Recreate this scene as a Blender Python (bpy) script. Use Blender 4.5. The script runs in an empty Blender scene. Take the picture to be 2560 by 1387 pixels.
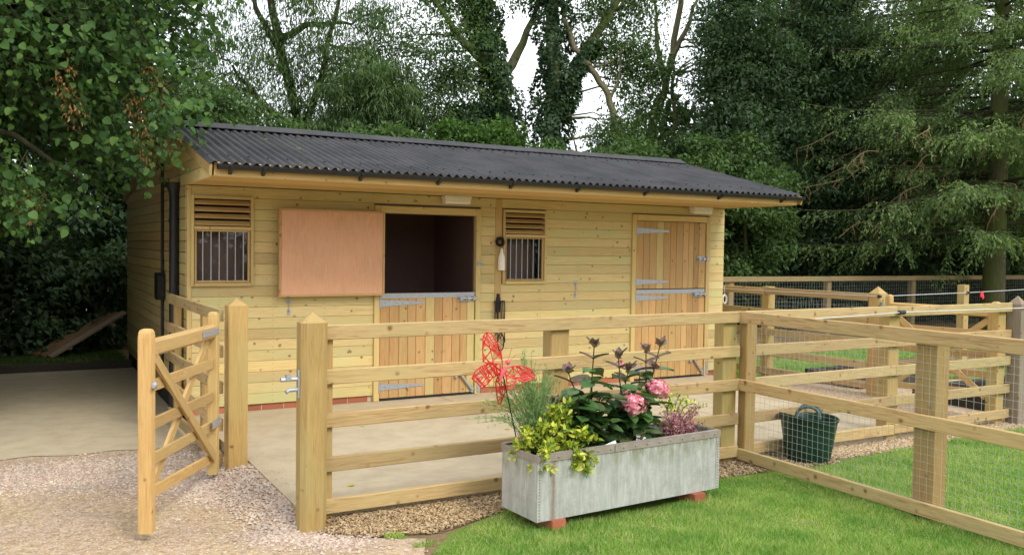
import bpy, math, random
import numpy as np
from mathutils import Matrix, Vector
R = math.radians
rng = np.random.default_rng(7)
rnd = random.Random(11)
S = bpy.context.scene
COL = S.collection

# ---------------------------------------------------------------- camera
cam_d = bpy.data.cameras.new('camera')
cam_d.sensor_width = 36.0
cam_d.lens = 30.86
cam_d.clip_start = 0.05
cam_d.clip_end = 2000
cam = bpy.data.objects.new('camera', cam_d)
COL.objects.link(cam)
cam.matrix_world = Matrix(((0.870739, 0.004786, -0.491722, 0.0),
                           (-0.491532, 0.037877, -0.870035, 0.0),
                           (0.014461, 0.999271, 0.035334, 1.75),
                           (0, 0, 0, 1)))
S.camera = cam
# ---------------------------------------------------------------- overcast sky, soft sun
SUN_EL, SUN_AZ = R(44), R(165)      # azimuth measured from +Y towards +X: the sun stands behind the photographer
w = bpy.data.worlds.new('World')
S.world = w
w.use_nodes = True
nt = w.node_tree
nt.nodes.clear()
o_ = nt.nodes.new('ShaderNodeOutputWorld')
bg = nt.nodes.new('ShaderNodeBackground')
sky = nt.nodes.new('ShaderNodeTexSky')
sky.sky_type = 'NISHITA'
sky.sun_disc = False
sky.sun_elevation = SUN_EL
sky.sun_rotation = SUN_AZ
tc = nt.nodes.new('ShaderNodeTexCoord')
cn = nt.nodes.new('ShaderNodeTexNoise')
cn.inputs['Scale'].default_value = 2.2
cn.inputs['Detail'].default_value = 5
cr = nt.nodes.new('ShaderNodeValToRGB')
cr.color_ramp.elements[0].position = .3
cr.color_ramp.elements[0].color = (8.6, 9.0, 9.7, 1)
cr.color_ramp.elements[1].position = .7
cr.color_ramp.elements[1].color = (11.4, 11.6, 12.0, 1)
mx = nt.nodes.new('ShaderNodeMixRGB')
mx.inputs[0].default_value = .9
nt.links.new(tc.outputs['Generated'], cn.inputs['Vector'])
nt.links.new(cn.outputs['Fac'], cr.inputs[0])
nt.links.new(sky.outputs[0], mx.inputs[1])
nt.links.new(cr.outputs[0], mx.inputs[2])
nt.links.new(mx.outputs[0], bg.inputs[0])
bg.inputs[1].default_value = 0.10
nt.links.new(bg.outputs[0], o_.inputs[0])
sd = bpy.data.lights.new('sun', 'SUN')
sd.energy = 1.25
sd.angle = R(18)
sd.color = (1.0, .95, .86)
sun = bpy.data.objects.new('sun', sd)
COL.objects.link(sun)
sv = Vector((math.sin(SUN_AZ) * math.cos(SUN_EL), math.cos(SUN_AZ) * math.cos(SUN_EL), math.sin(SUN_EL)))
sun.rotation_euler = sv.to_track_quat('Z', 'Y').to_euler()
sun.location = (0, -5, 12)
S.view_settings.view_transform = 'Standard'
S.view_settings.look = 'None'
S.view_settings.exposure = 0.88
S.view_settings.gamma = 1.0
S.view_settings.use_curve_mapping = False
S.render.engine = 'CYCLES'
S.cycles.use_denoising = True
S.cycles.max_bounces = 8
S.cycles.transparent_max_bounces = 8
S.cycles.caustics_reflective = False
S.cycles.caustics_refractive = False

# ---------------------------------------------------------------- object helpers
WM = {}


def link(o, parent, mw):
    COL.objects.link(o)
    if parent is not None:
        o.parent = parent
        o.matrix_parent_inverse = WM[parent.name].inverted()
    o.matrix_basis = mw
    WM[o.name] = mw.copy()
    return o


def tag(o, label=None, cat=None, group=None, kind=None):
    for k, v in (('label', label), ('category', cat), ('group', group), ('kind', kind)):
        if v:
            o[k] = v
    return o


def empty(name, loc=(0, 0, 0), parent=None, label=None, cat=None, group=None, kind=None):
    o = bpy.data.objects.new(name, None)
    o.empty_display_size = .1
    link(o, parent, Matrix.Translation(loc))
    return tag(o, label, cat, group, kind)


class MB:
    """collects vertices and faces for one mesh"""

    def __init__(s):
        s.v, s.f = [], []

    def add(s, vs, fs):
        b = len(s.v)
        s.v += [tuple(p) for p in vs]
        s.f += [tuple(i + b for i in f) for f in fs]
        return s

    def box(s, x0, x1, y0, y1, z0, z1):
        return s.add([(x0, y0, z0), (x1, y0, z0), (x1, y1, z0), (x0, y1, z0), (x0, y0, z1), (x1, y0, z1), (x1, y1, z1), (x0, y1, z1)],
                     [(0, 3, 2, 1), (4, 5, 6, 7), (0, 1, 5, 4), (1, 2, 6, 5), (2, 3, 7, 6), (3, 0, 4, 7)])

    def tube(s, pts, rad, n=8, cap=True):
        pts = [Vector(p) for p in pts]
        if not hasattr(rad, '__len__'):
            rad = [rad] * len(pts)
        ref = None
        vs, fs = [], []
        for i, p in enumerate(pts):
            d = (pts[min(i + 1, len(pts) - 1)] - pts[max(i - 1, 0)]).normalized()
            if ref is None:
                ref = d.orthogonal().normalized()
            a = (ref - d * ref.dot(d))
            a = a.normalized() if a.length > 1e-6 else d.orthogonal().normalized()
            ref = a
            b = d.cross(a)
            for k in range(n):
                t = 2 * math.pi * k / n
                vs.append(p + (a * math.cos(t) + b * math.sin(t)) * rad[i])
        for i in range(len(pts) - 1):
            for k in range(n):
                fs.append((i * n + k, i * n + (k + 1) % n, (i + 1) * n + (k + 1) % n, (i + 1) * n + k))
        if cap:
            fs.append(tuple(range(n - 1, -1, -1)))
            fs.append(tuple((len(pts) - 1) * n + k for k in range(n)))
        return s.add(vs, fs)

    def lathe(s, prof, n=24, c=(0, 0, 0), cap=False):
        vs = [(c[0] + r * math.cos(2 * math.pi * k / n), c[1] + r * math.sin(2 * math.pi * k / n), c[2] + z) for r, z in prof for k in range(n)]
        fs = [(i * n + k, i * n + (k + 1) % n, (i + 1) * n + (k + 1) % n, (i + 1) * n + k) for i in range(len(prof) - 1) for k in range(n)]
        if cap:
            fs += [tuple(range(n - 1, -1, -1)), tuple((len(prof) - 1) * n + k for k in range(n))]
        return s.add(vs, fs)

    def prism(s, poly, axis, a0, a1):
        """polygon in the two other axes (in order), extruded along axis from a0 to a1"""
        def p3(p, a):
            q = list(p)
            q.insert(axis, a)
            return q
        n = len(poly)
        return s.add([p3(p, a0) for p in poly] + [p3(p, a1) for p in poly],
                     [tuple(range(n)), tuple(range(2 * n - 1, n - 1, -1))] + [(i, i + n, (i + 1) % n + n, (i + 1) % n) for i in range(n)])

    def mesh(s, name, smooth=False):
        me = bpy.data.meshes.new(name)
        me.from_pydata(s.v, [], s.f)
        import bmesh
        bm = bmesh.new()
        bm.from_mesh(me)
        bmesh.ops.recalc_face_normals(bm, faces=bm.faces)
        bm.to_mesh(me)
        bm.free()
        if smooth:
            me.shade_smooth()
            if smooth is not True:
                me.set_sharp_from_angle(angle=R(smooth))
        return me

    def build(s, name, m, parent=None, smooth=False, loc=(0, 0, 0), rot=None, **kw):
        """vertices are given in the local frame at loc / rot (a Matrix)"""
        return inst(name, s.mesh(name, smooth), m, parent, loc, rot, **kw)


def inst(name, me, m, parent=None, loc=(0, 0, 0), rot=None, label=None, cat=None, group=None, kind=None):
    if m is not None and not me.materials:
        me.materials.append(m)
    o = bpy.data.objects.new(name, me)
    link(o, parent, Matrix.Translation(loc) @ (rot.to_4x4() if rot is not None else Matrix.Identity(4)))
    return tag(o, label, cat, group, kind)


def world_build(mb, name, m, parent, smooth=False, **kw):
    """vertices given in world space; origin moved to their middle"""
    a = np.array(mb.v)
    c = (a.min(0) + a.max(0)) / 2
    mb.v = [tuple(p) for p in (a - c)]
    return mb.build(name, m, parent, smooth, tuple(c), **kw)


BC = {}


def board(name, parent, p0, p1, wd, th, m, nrm=(0, -1, 0), c=.004, **kw):
    """a length of timber from p0 to p1 (centre line); width wd across, thickness th along nrm; long axis = local X"""
    p0, p1 = Vector(p0), Vector(p1)
    d = p1 - p0
    L = d.length
    x = d.normalized()
    y = Vector(nrm)
    y = (y - x * y.dot(x)).normalized()
    z = x.cross(y)
    key = (round(L, 3), round(wd, 3), round(th, 3), c, m.name)
    me = BC.get(key)
    if me is None:
        a, b = th / 2, wd / 2
        pf = [(-a + c, -b), (a - c, -b), (a, -b + c), (a, b - c), (a - c, b), (-a + c, b), (-a, b - c), (-a, -b + c)]
        me = MB().prism(pf, 0, -L / 2, L / 2).mesh(name)
        BC[key] = me
    rot = Matrix((x, y, z)).transposed()
    return inst(name, me, m, parent, (p0 + p1) / 2, rot, **kw)


# ---------------------------------------------------------------- materials
MT = {}


class NT:
    def __init__(s, name):
        s.m = bpy.data.materials.new(name)
        s.m.use_nodes = True
        s.t = s.m.node_tree
        s.b = s.t.nodes['Principled BSDF']
        s.out = s.t.nodes['Material Output']
        MT[name] = s.m

    def n(s, typ, **kw):
        nd = s.t.nodes.new('ShaderNode' + typ)
        for k, v in kw.items():
            if hasattr(nd, k) and k not in nd.inputs:
                setattr(nd, k, v)
                continue
            sock = nd.inputs[int(k[1:])] if k[0] == 'i' and k[1:].isdigit() else nd.inputs[k.replace('_', ' ')]
            if isinstance(v, bpy.types.NodeSocket):
                s.t.links.new(v, sock)
            else:
                sock.default_value = v
        return nd

    def mix(s, fac, a, b, typ='MIX'):
        nd = s.n('MixRGB', blend_type=typ)
        for i, v in enumerate((fac, a, b)):
            if isinstance(v, bpy.types.NodeSocket):
                s.t.links.new(v, nd.inputs[i])
            else:
                nd.inputs[i].default_value = (*v, 1) if i and len(v) == 3 else v
        return nd.outputs[0]

    def ramp(s, fac, stops, interp='LINEAR'):
        nd = s.n('ValToRGB')
        cr = nd.color_ramp
        cr.interpolation = interp
        while len(cr.elements) < len(stops):
            cr.elements.new(.5)
        for e, (p, c) in zip(cr.elements, stops):
            e.position = p
            e.color = (*c, 1) if hasattr(c, '__len__') else (c, c, c, 1)
        s.t.links.new(fac, nd.inputs[0])
        return nd.outputs[0]

    def coord(s, scale=(1, 1, 1), off=True, kind='Object'):
        v = s.n('TexCoord').outputs[kind]
        if off:
            r = s.n('ObjectInfo').outputs['Random']
            k = s.n('VectorMath', operation='SCALE', i0=(37.1, 53.7, 91.3))
            s.t.links.new(r, k.inputs['Scale'])
            v = s.n('VectorMath', operation='ADD', i0=v, i1=k.outputs[0]).outputs[0]
        return s.n('Mapping', Vector=v, Scale=scale).outputs[0]

    def world(s, scale=(1, 1, 1)):
        return s.n('Mapping', Vector=s.n('NewGeometry').outputs['Position'], Scale=scale).outputs[0]

    def noise(s, vec, scale, detail=4, rough=.55, dist=0):
        return s.n('TexNoise', Vector=vec, Scale=scale, Detail=detail, Roughness=rough, Distortion=dist).outputs['Fac']

    def set(s, color=None, rough=None, metal=None, spec=None, bump=None, bs=.2, bd=.01):
        for k, v in (('Base Color', color), ('Roughness', rough), ('Metallic', metal), ('Specular IOR Level', spec)):
            if v is None:
                continue
            if isinstance(v, bpy.types.NodeSocket):
                s.t.links.new(v, s.b.inputs[k])
            else:
                s.b.inputs[k].default_value = (*v, 1) if hasattr(v, '__len__') else v
        if bump is not None:
            bn = s.n('Bump', Height=bump, Strength=bs, Distance=bd)
            s.t.links.new(bn.outputs[0], s.b.inputs['Normal'])
        return s.m


def mul(c, k):
    return tuple(x * k for x in c)


def wood(name, c1, c2, tint, knot=(.16, .07, .025), kn=.1, tvar=.6, streak=.5):
    s = NT(name)
    v = s.coord()
    g = s.n('Mapping', Vector=v, Scale=(1.1, 16, 16)).outputs[0]
    gr = s.noise(g, 3.2, 6, .62, 1.2)
    fine = s.noise(s.n('Mapping', Vector=v, Scale=(3, 90, 90)).outputs[0], 2.2, 3, .6)
    col = s.ramp(gr, [(.28, c2), (.5, c1), (.75, mul(c1, 1.12))])
    col = s.mix(s.ramp(fine, [(.35, .35), (.6, 0)]), col, mul(c2, .75))
    big = s.noise(s.n('Mapping', Vector=v, Scale=(1, 2.4, 2.4)).outputs[0], 1.6, 3, .5)
    col = s.mix(s.ramp(big, [(.42, 0), (.68, tvar)]), col, tint)
    rv = s.n('ObjectInfo').outputs['Random']
    col = s.mix(1.0, col, s.ramp(rv, [(0, (.74, .71, .66)), (.2, (.98, .93, .84)), (.4, (.86, .87, .80)), (.6, (1.06, 1.02, .98)), (.8, (.90, .96, .86)), (1, (1.12, 1.05, .92))]), 'MULTIPLY')
    if kn:
        vo = s.n('TexVoronoi', Vector=s.n('VectorMath', operation='ADD', i0=v, i1=s.n('VectorMath', operation='SCALE', i0=s.n('TexNoise', Vector=v, Scale=9.0).outputs['Color'], Scale=.035).outputs[0]).outputs[0], Scale=8.5)
        kf = s.ramp(vo.outputs['Distance'], [(kn * .55, .9), (kn, .55), (kn * 1.9, 0)])
        col = s.mix(kf, col, knot)
    rf = s.n('Math', operation='MULTIPLY', i0=gr, i1=.2)
    rf = s.n('Math', operation='ADD', i0=rf.outputs[0], i1=.62).outputs[0]
    return s.set(col, rf, spec=.25, bump=s.n('Math', operation='ADD', i0=gr, i1=fine).outputs[0], bs=.25, bd=.004)


wood('cladding_pine', (.65, .51, .25), (.55, .415, .18), (.55, .505, .26), kn=.09, tvar=.8)
wood('rail_pine', (.53, .385, .20), (.31, .19, .08), (.44, .36, .18), kn=.11)
wood('post_pine', (.455, .315, .13), (.36, .225, .08), (.40, .365, .17), kn=.08, tvar=.55)
wood('shaded_rail', (.31, .225, .12), (.22, .15, .07), (.27, .22, .12), kn=.09)  # boundary fence timber, darkened to carry the shade of the trees
wood('door_pine', (.53, .33, .150), (.42, .23, .085), (.50, .37, .18), kn=.085, tvar=.5)
wood('gate_pine', (.54, .37, .165), (.44, .27, .10), (.50, .36, .16), kn=.07)
wood('trim_pine', (.60, .455, .21), (.49, .34, .14), (.53, .44, .20), kn=.07)
wood('soffit_pine', (.66, .455, .205), (.56, .355, .14), (.60, .44, .20), kn=.06)
wood('grey_pine', (.27, .225, .18), (.20, .16, .125), (.30, .24, .165), kn=.07)
wood('old_plank', (.20, .12, .065), (.13, .075, .042), (.16, .12, .08), kn=.05)

s = NT('plywood_door')
v = s.coord()
f1 = s.ramp(s.noise(s.n('Mapping', Vector=v, Scale=(11, 11, 1.1)).outputs[0], 6, 6, .7, 1.2), [(.3, 0), (.7, 1)])
f2 = s.noise(v, 2.2, 3, .5)
c = s.mix(f1, (.56, .285, .15), (.70, .41, .24))
c = s.mix(s.ramp(f2, [(.4, 0), (.75, .6)]), c, (.74, .39, .23))
s.set(c, .55, spec=.3, bump=f1, bs=.06)

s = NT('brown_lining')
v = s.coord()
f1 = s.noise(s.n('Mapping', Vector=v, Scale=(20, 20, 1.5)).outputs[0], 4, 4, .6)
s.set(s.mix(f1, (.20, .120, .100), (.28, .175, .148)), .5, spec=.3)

s = NT('bitumen_sheet')
v = s.world()
f1 = s.noise(v, 55, 4, .6)
f2 = s.noise(v, 2.2, 4, .6)
f3 = s.noise(v, 190, 2, .5)
c = s.mix(s.ramp(f2, [(.3, 0), (.7, 1)]), (.030, .030, .033), (.064, .063, .066))
c = s.mix(s.ramp(s.noise(s.n('Mapping', Vector=v, Scale=(9, .8, .8)).outputs[0], 1.3, 5, .6), [(.55, 0), (.75, .5)]), c, (.085, .082, .08))
c = s.mix(s.ramp(f3, [(.72, 0), (.8, .45)]), c, (.16, .15, .14))
s.set(c, s.ramp(f1, [(.3, .65), (.7, .8)]), spec=.2, bump=f1, bs=.2, bd=.003)

s = NT('black_plastic')
s.set((.016, .017, .019), .42, spec=.4)
s = NT('dark_joint')
s.set((.05, .035, .02), .9, spec=.1)

s = NT('galvanised')
v = s.coord()
vo = s.n('TexVoronoi', Vector=v, Scale=60.0)
c = s.mix(vo.outputs['Distance'], (.32, .335, .355), (.46, .475, .49))
s.set(c, .5, metal=.55, spec=.5)

s = NT('trough_steel')
v = s.n('TexCoord').outputs['Object']
f = s.n('Mapping', Vector=v, Scale=(9, 9, 1.0)).outputs[0]
st = s.noise(f, 3.0, 6, .65, .8)
bl = s.noise(v, 7, 6, .65)
sp = s.n('TexVoronoi', Vector=v, Scale=55.0).outputs['Distance']
c = s.mix(s.ramp(st, [(.3, 0), (.7, 1)]), (.37, .375, .35), (.60, .605, .585))
c = s.mix(s.ramp(bl, [(.46, 0), (.68, .6)]), c, (.31, .31, .27))
c = s.mix(s.ramp(sp, [(.0, .35), (.35, 0)]), c, (.70, .72, .72))
xyz = s.n('SeparateXYZ', Vector=v)
alg = s.n('Math', operation='MULTIPLY', i0=s.ramp(xyz.outputs['Z'], [(.02, 0), (.2, 1)]), i1=s.ramp(s.noise(s.n('Mapping', Vector=v, Scale=(11, 11, 2.5)).outputs[0], 1.6, 5, .7), [(.44, 0), (.58, .95)]))
c = s.mix(alg.outputs[0], c, (.20, .20, .085))
ru = s.n('Math', operation='ABSOLUTE', i0=s.n('Math', operation='ADD', i0=xyz.outputs['X'], i1=.655).outputs[0])
ru2 = s.n('Math', operation='ADD', i0=ru.outputs[0], i1=s.n('Math', operation='MULTIPLY', i0=s.n('Math', operation='SUBTRACT', i0=bl, i1=.5).outputs[0], i1=.09).outputs[0])
c = s.mix(s.n('Math', operation='MULTIPLY', i0=s.ramp(ru2.outputs[0], [(.006, .85), (.03, 0)]), i1=s.ramp(st, [(.2, .3), (.6, 1)])).outputs[0], c, (.22, .10, .055))
s.set(c, s.ramp(bl, [(.3, .42), (.7, .7)]), metal=.25, spec=.4, bump=st, bs=.12)

s = NT('rust_rim')
v = s.coord(off=False)
bl = s.noise(v, 14, 6, .7)
s.set(s.mix(bl, (.20, .155, .12), (.42, .38, .33)), .7, metal=.2)

s = NT('concrete')
v = s.world()
a, b, d = s.noise(v, .55, 5, .6), s.noise(v, 5, 6, .65), s.noise(v, 140, 3, .6)
st = s.noise(s.n('Mapping', Vector=v, Scale=(.35, 2.2, 1)).outputs[0], 1.5, 5, .6)
c = s.mix(s.ramp(a, [(.3, 0), (.7, 1)]), (.46, .385, .255), (.55, .465, .32))
c = s.mix(s.ramp(b, [(.35, .5), (.6, 0)]), c, (.36, .295, .20))
c = s.mix(s.ramp(s.noise(v, 1.7, 6, .7, 1.5), [(.58, 0), (.72, .45)]), c, (.40, .335, .235))
c = s.mix(s.ramp(st, [(.55, 0), (.75, .35)]), c, (.60, .55, .45))
c = s.mix(s.ramp(d, [(.3, .3), (.5, 0)]), c, (.32, .27, .2))
s.set(c, .88, spec=.2, bump=s.n('Math', operation='ADD', i0=b, i1=d).outputs[0], bs=.22, bd=.004)

s = NT('yard_gravel')
v = s.world()
p = s.n('SeparateXYZ', Vector=s.n('NewGeometry').outputs['Position'])
a, b, d = s.noise(v, 1.3, 5, .65), s.noise(v, 16, 5, .7), s.noise(v, 70, 4, .7)
vo = s.n('TexVoronoi', Vector=v, Scale=48.0)
c = s.mix(s.ramp(a, [(.38, 0), (.62, 1)]), (.50, .385, .235), (.48, .365, .275))
c = s.mix(s.ramp(b, [(.3, .75), (.58, 0)]), c, (.30, .20, .125))
c = s.mix(1.0, c, s.ramp(s.n('SeparateXYZ', Vector=vo.outputs['Color']).outputs['X'], [(0, .72), (.5, 1.0), (1, 1.18)]), 'MULTIPLY')
c = s.mix(s.ramp(d, [(.62, 0), (.75, .5)]), c, (.60, .52, .42))
s.set(c, .95, spec=.12, bump=s.n('Math', operation='ADD', i0=b, i1=d).outputs[0], bs=.6, bd=.012)

s = NT('soil')
v = s.world()
a, b = s.noise(v, 2.2, 6, .65), s.noise(v, 40, 4, .65)
c = s.mix(s.ramp(a, [(.35, 0), (.65, 1)]), (.30, .20, .115), (.16, .12, .06))
c = s.mix(s.ramp(b, [(.3, .5), (.6, 0)]), c, (.09, .07, .04))
s.set(c, .95, spec=.1, bump=b, bs=.6, bd=.02)

s = NT('turf')
v = s.world()
a, b = s.noise(v, 1.6, 5, .6), s.noise(v, 60, 4, .7)
c = s.mix(s.ramp(a, [(.35, 0), (.7, 1)]), (.12, .22, .03), (.19, .26, .055))
c = s.mix(s.ramp(b, [(.3, .6), (.6, 0)]), c, (.05, .06, .02))
c = s.mix(s.ramp(s.noise(v, 2.6, 4, .6), [(.62, 0), (.74, .8)]), c, (.27, .20, .11))
s.set(c, .95, spec=.1, bump=b, bs=.6, bd=.02)

s = NT('compost')
v = s.world()
b = s.noise(v, 45, 5, .7)
s.set(s.mix(b, (.012, .010, .008), (.05, .04, .03)), .95, spec=.1, bump=b, bs=1, bd=.03)


def brickmat(name, c1, c2):
    s = NT(name)
    v = s.coord()
    a, b = s.noise(v, 14, 5, .65), s.noise(v, 90, 3, .6)
    c = s.mix(a, c1, c2)
    rv = s.n('ObjectInfo').outputs['Random']
    c = s.mix(1.0, c, s.ramp(rv, [(0, (.75, .72, .72)), (1, (1.15, 1.1, 1.08))]), 'MULTIPLY')
    return s.set(c, .9, spec=.15, bump=b, bs=.4, bd=.004)


brickmat('red_brick', (.36, .115, .06), (.46, .175, .10))
brickmat('mortar', (.40, .35, .27), (.50, .44, .35))
brickmat('sleeper_dark', (.045, .04, .034), (.085, .075, .06))


def plain(name, col, rough=.5, spec=.4, var=.15, sc=30, metal=0):
    s = NT(name)
    f = s.noise(s.coord(), sc, 4, .6)
    return s.set(s.mix(f, mul(col, 1 - var), mul(col, 1 + var)), rough, spec=spec, metal=metal)


plain('white_plastic', (.74, .70, .60), .45)
plain('white_paint', (.78, .75, .66), .6, var=.12)
plain('white_rope', (.55, .55, .54), .8, .1)
plain('red_plastic', (.56, .018, .014), .38)
plain('pink_plastic', (.80, .10, .13), .38)
plain('green_rubber', (.008, .036, .022), .5, .35, .2, 6)
plain('grey_rubber', (.07, .11, .11), .6, .3, .2, 6)
plain('black_leather', (.012, .011, .012), .5)
plain('wire_steel', (.42, .45, .42), .5, .5, .1, 30, .3)
plain('blue_pipe', (.03, .12, .36), .5)
plain('card_tag', (.82, .80, .80), .6)
plain('card_print', (.75, .32, .42), .6)
plain('red_tag', (.75, .03, .07), .5)

s = NT('window_glass')
tr = s.n('BsdfTransparent', Color=(.93, .95, .94, 1))
gl = s.n('BsdfGlossy', Color=(1, 1, 1, 1), Roughness=.02)
fr = s.n('Fresnel', IOR=1.5)
ms = s.n('MixShader', i0=fr.outputs[0], i1=tr.outputs[0], i2=gl.outputs[0])
s.t.links.new(ms.outputs[0], s.out.inputs[0])


def leafmat(name, cols, rough=.5, trans=.35, spec=.25, objrand=False, patch=((.78, .80, .80), (1.18, 1.15, 1.05)), psc=.9):
    """cols: dark .. light leaf tones; each leaf of a crown takes its own"""
    s = NT(name)
    r = s.n('ObjectInfo').outputs['Random'] if objrand else s.n('NewGeometry').outputs['Random Per Island']
    n = len(cols)
    c = s.ramp(r, [(i / max(1, n - 1), q) for i, q in enumerate(cols)])
    big = s.noise(s.world(), psc, 4, .6)
    c = s.mix(1.0, c, s.ramp(big, [(.32, patch[0]), (.68, patch[1])]), 'MULTIPLY')
    s.set(c, rough, spec=spec)
    tl = s.n('BsdfTranslucent')
    s.t.links.new(s.mix(1.0, c, (1.15, 1.3, .6), 'MULTIPLY'), tl.inputs[0])
    ms = s.n('MixShader', i0=trans, i1=s.b.outputs[0], i2=tl.outputs[0])
    s.t.links.new(ms.outputs[0], s.out.inputs[0])
    return s.m


leafmat('lime_leaf', [(.034, .078, .024), (.05, .108, .030), (.068, .142, .036), (.12, .215, .05)], .6, .4, .2)
leafmat('lime_leaf_single', [(.036, .084, .026), (.052, .118, .033), (.074, .155, .042), (.12, .215, .055)], .6, .35, .2, objrand=True)
leafmat('seed_bunch', [(.20, .10, .04), (.32, .16, .06), (.30, .22, .10)], .7, .2)
leafmat('willow_leaf', [(.05, .095, .035), (.08, .14, .046), (.125, .19, .068)], .55, .4)
leafmat('broad_leaf', [(.05, .092, .036), (.072, .13, .047), (.095, .168, .058), (.135, .212, .072)], .55, .42)
leafmat('bright_leaf', [(.05, .11, .025), (.08, .16, .035), (.12, .22, .05)], .5)
leafmat('ivy_leaf', [(.030, .062, .028), (.044, .088, .037), (.064, .118, .048)], .5, .3)
leafmat('dark_leaf', [(.028, .054, .027), (.042, .078, .036), (.062, .11, .05)], .6, .35, .2)
leafmat('evergreen_leaf', [(.042, .078, .040), (.062, .108, .054), (.09, .145, .072)], .6, .4, .2)
leafmat('spruce_needle', [(.085, .14, .06), (.13, .205, .08), (.185, .27, .105), (.25, .33, .135)], .65, .4, .15)
leafmat('dark_needle', [(.042, .076, .044), (.062, .104, .058), (.085, .135, .072)], .6, .35)
leafmat('dry_twig', [(.22, .15, .08), (.32, .22, .12)], .8, .1)
leafmat('shaded_blade', [(.035, .07, .018), (.06, .105, .028), (.10, .14, .045)], .6, .3)  # verge grass with the tree shade put into its greens
leafmat('grass_blade', [(.11, .22, .022), (.18, .37, .04), (.27, .47, .075), (.44, .56, .20), (.50, .46, .24)], .55, .35, patch=((.62, .78, .62), (1.32, 1.12, 1.3)), psc=2.6)
leafmat('euonymus_leaf', [(.10, .22, .03), (.28, .40, .045), (.60, .62, .06), (.80, .74, .12)], .45, .25)
leafmat('broom_sprig', [(.17, .29, .10), (.25, .38, .15), (.34, .46, .22)], .6, .25)
leafmat('hydrangea_leaf', [(.045, .105, .036), (.075, .165, .05), (.11, .22, .065), (.11, .095, .055)], .36, .22, .5, True)
leafmat('purple_leaf', [(.14, .075, .078), (.20, .11, .10), (.14, .14, .08)], .42, .2, .4, True)
leafmat('pink_petal', [(.74, .12, .26), (.86, .25, .40), (.90, .48, .58), (.92, .76, .76)], .6, .35)
leafmat('heather_bell', [(.28, .09, .13), (.46, .15, .22), (.62, .32, .40), (.30, .27, .17)], .6, .2)
leafmat('wood_chip', [(.22, .14, .075), (.38, .26, .14), (.48, .35, .20), (.54, .43, .29), (.15, .095, .055)], .9, .0, .1)
leafmat('gravel_stone', [(.34, .25, .20), (.47, .35, .29), (.52, .41, .34), (.58, .50, .43), (.42, .33, .28)], .9, .0, .15)
leafmat('pale_stone', [(.36, .25, .14), (.46, .33, .20), (.52, .40, .26), (.60, .50, .36)], .9, .0, .15)


def bark(name, c1, c2, moss):
    s = NT(name)
    v = s.n('TexCoord').outputs['Object']
    a = s.noise(s.n('Mapping', Vector=v, Scale=(9, 9, 2)).outputs[0], 2.4, 6, .7)
    b = s.noise(v, 1.6, 4, .6)
    c = s.mix(s.ramp(a, [(.3, 0), (.7, 1)]), c1, c2)
    c = s.mix(s.ramp(b, [(.35, 0), (.6, .85)]), c, moss)
    return s.set(c, .95, spec=.1, bump=a, bs=.8, bd=.03)


bark('bark_green', (.07, .06, .04), (.15, .13, .08), (.10, .13, .035))
bark('bark_dark', (.035, .03, .024), (.085, .07, .05), (.045, .05, .025))
bark('bark_pale', (.14, .11, .075), (.27, .22, .15), (.17, .17, .08))
bark('stem_brown', (.05, .035, .025), (.11, .075, .05), (.06, .09, .03))

# ================================================================ the ground
def sheet(name, poly, z, m, **kw):
    return world_build(MB().add([(x, y, z) for x, y in poly], [tuple(range(len(poly)))]), name, MT[m], None, kind='structure', **kw)


PAD = .085
world_build(MB().add([(-400, -60, 0), (400, -60, 0), (400, 500, 0), (-400, 500, 0)], [(0, 1, 2, 3)]), 'ground', MT['soil'], None, kind='structure')
sheet('gravel_yard', [(-12, -6), (1.75, -6), (1.75, 3.6), (1.95, 4.4), (2.12, 4.75), (1.62, 5.02), (1.5, 5.3), (1.5, 6.75), (1.42, 8.0), (-12, 8.1)], .004, 'yard_gravel')
sheet('concrete_drive', [(-12, 8.12), (-.6, 8.05), (-.2, 7.95), (.1, 8.0), (.4, 7.88), (.7, 7.93), (1.0, 7.84), (1.2, 7.9), (1.40, 7.86), (1.405, 13.05), (-12, 13.2)], .009, 'concrete')
sheet('lawn', [(2.05, 4.5), (2.3, 4.78), (2.75, 5.0), (5.05, 4.98), (5.1, -6), (1.75, -6), (1.75, 3.6)], .005, 'turf')
sheet('paddock_lawn', [(5.1, -6), (30, -6), (30, 8), (9.6, 8), (9.3, 5.0), (7.6, 5.02), (5.1, 4.98)], .0055, 'turf')
sheet('paddock_grass', [(8.25, 8.7), (9.5, 8.8), (11, 9.2), (14, 9.4), (18, 9.9), (18, 10.9), (13, 10.6), (10.5, 10.3), (8.25, 10.4)], .0065, 'turf')
sheet('bark_path', [(1.55, 5.0), (2.25, 4.8), (2.75, 5.0), (9.2, 5.04), (9.2, 5.42), (1.6, 5.42)], .0045, 'soil')
sheet('shingle_path', [(8.0, 5.45), (12, 5.2), (13, 7.0), (8.6, 8.2), (8.0, 8.2)], .0072, 'yard_gravel')


def bank_z(x, y):
    s = lambda t: np.clip(t, 0, 1) ** 2 * (3 - 2 * np.clip(t, 0, 1))
    return .078 * s((x - 1.12) / .42) * s((y - 5.1) / .5) * s((7.1 - y) / .35) - .004


gx, gy_ = np.meshgrid(np.linspace(1.0, 1.545, 12), np.linspace(4.95, 7.2, 30), indexing='ij')
world_build(MB().add([(a, b, float(bank_z(a, b))) for a, b in zip(gx.ravel(), gy_.ravel())], [(i * 30 + j, (i + 1) * 30 + j, (i + 1) * 30 + j + 1, i * 30 + j + 1) for i in range(11) for j in range(29)]), 'gravel_bank', MT['yard_gravel'], None, True, kind='structure')
sheet('grass_bank', [(-12, 13.3), (1.405, 13.2), (1.405, 15.2), (-12, 15.4)], .02, 'turf')

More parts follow.
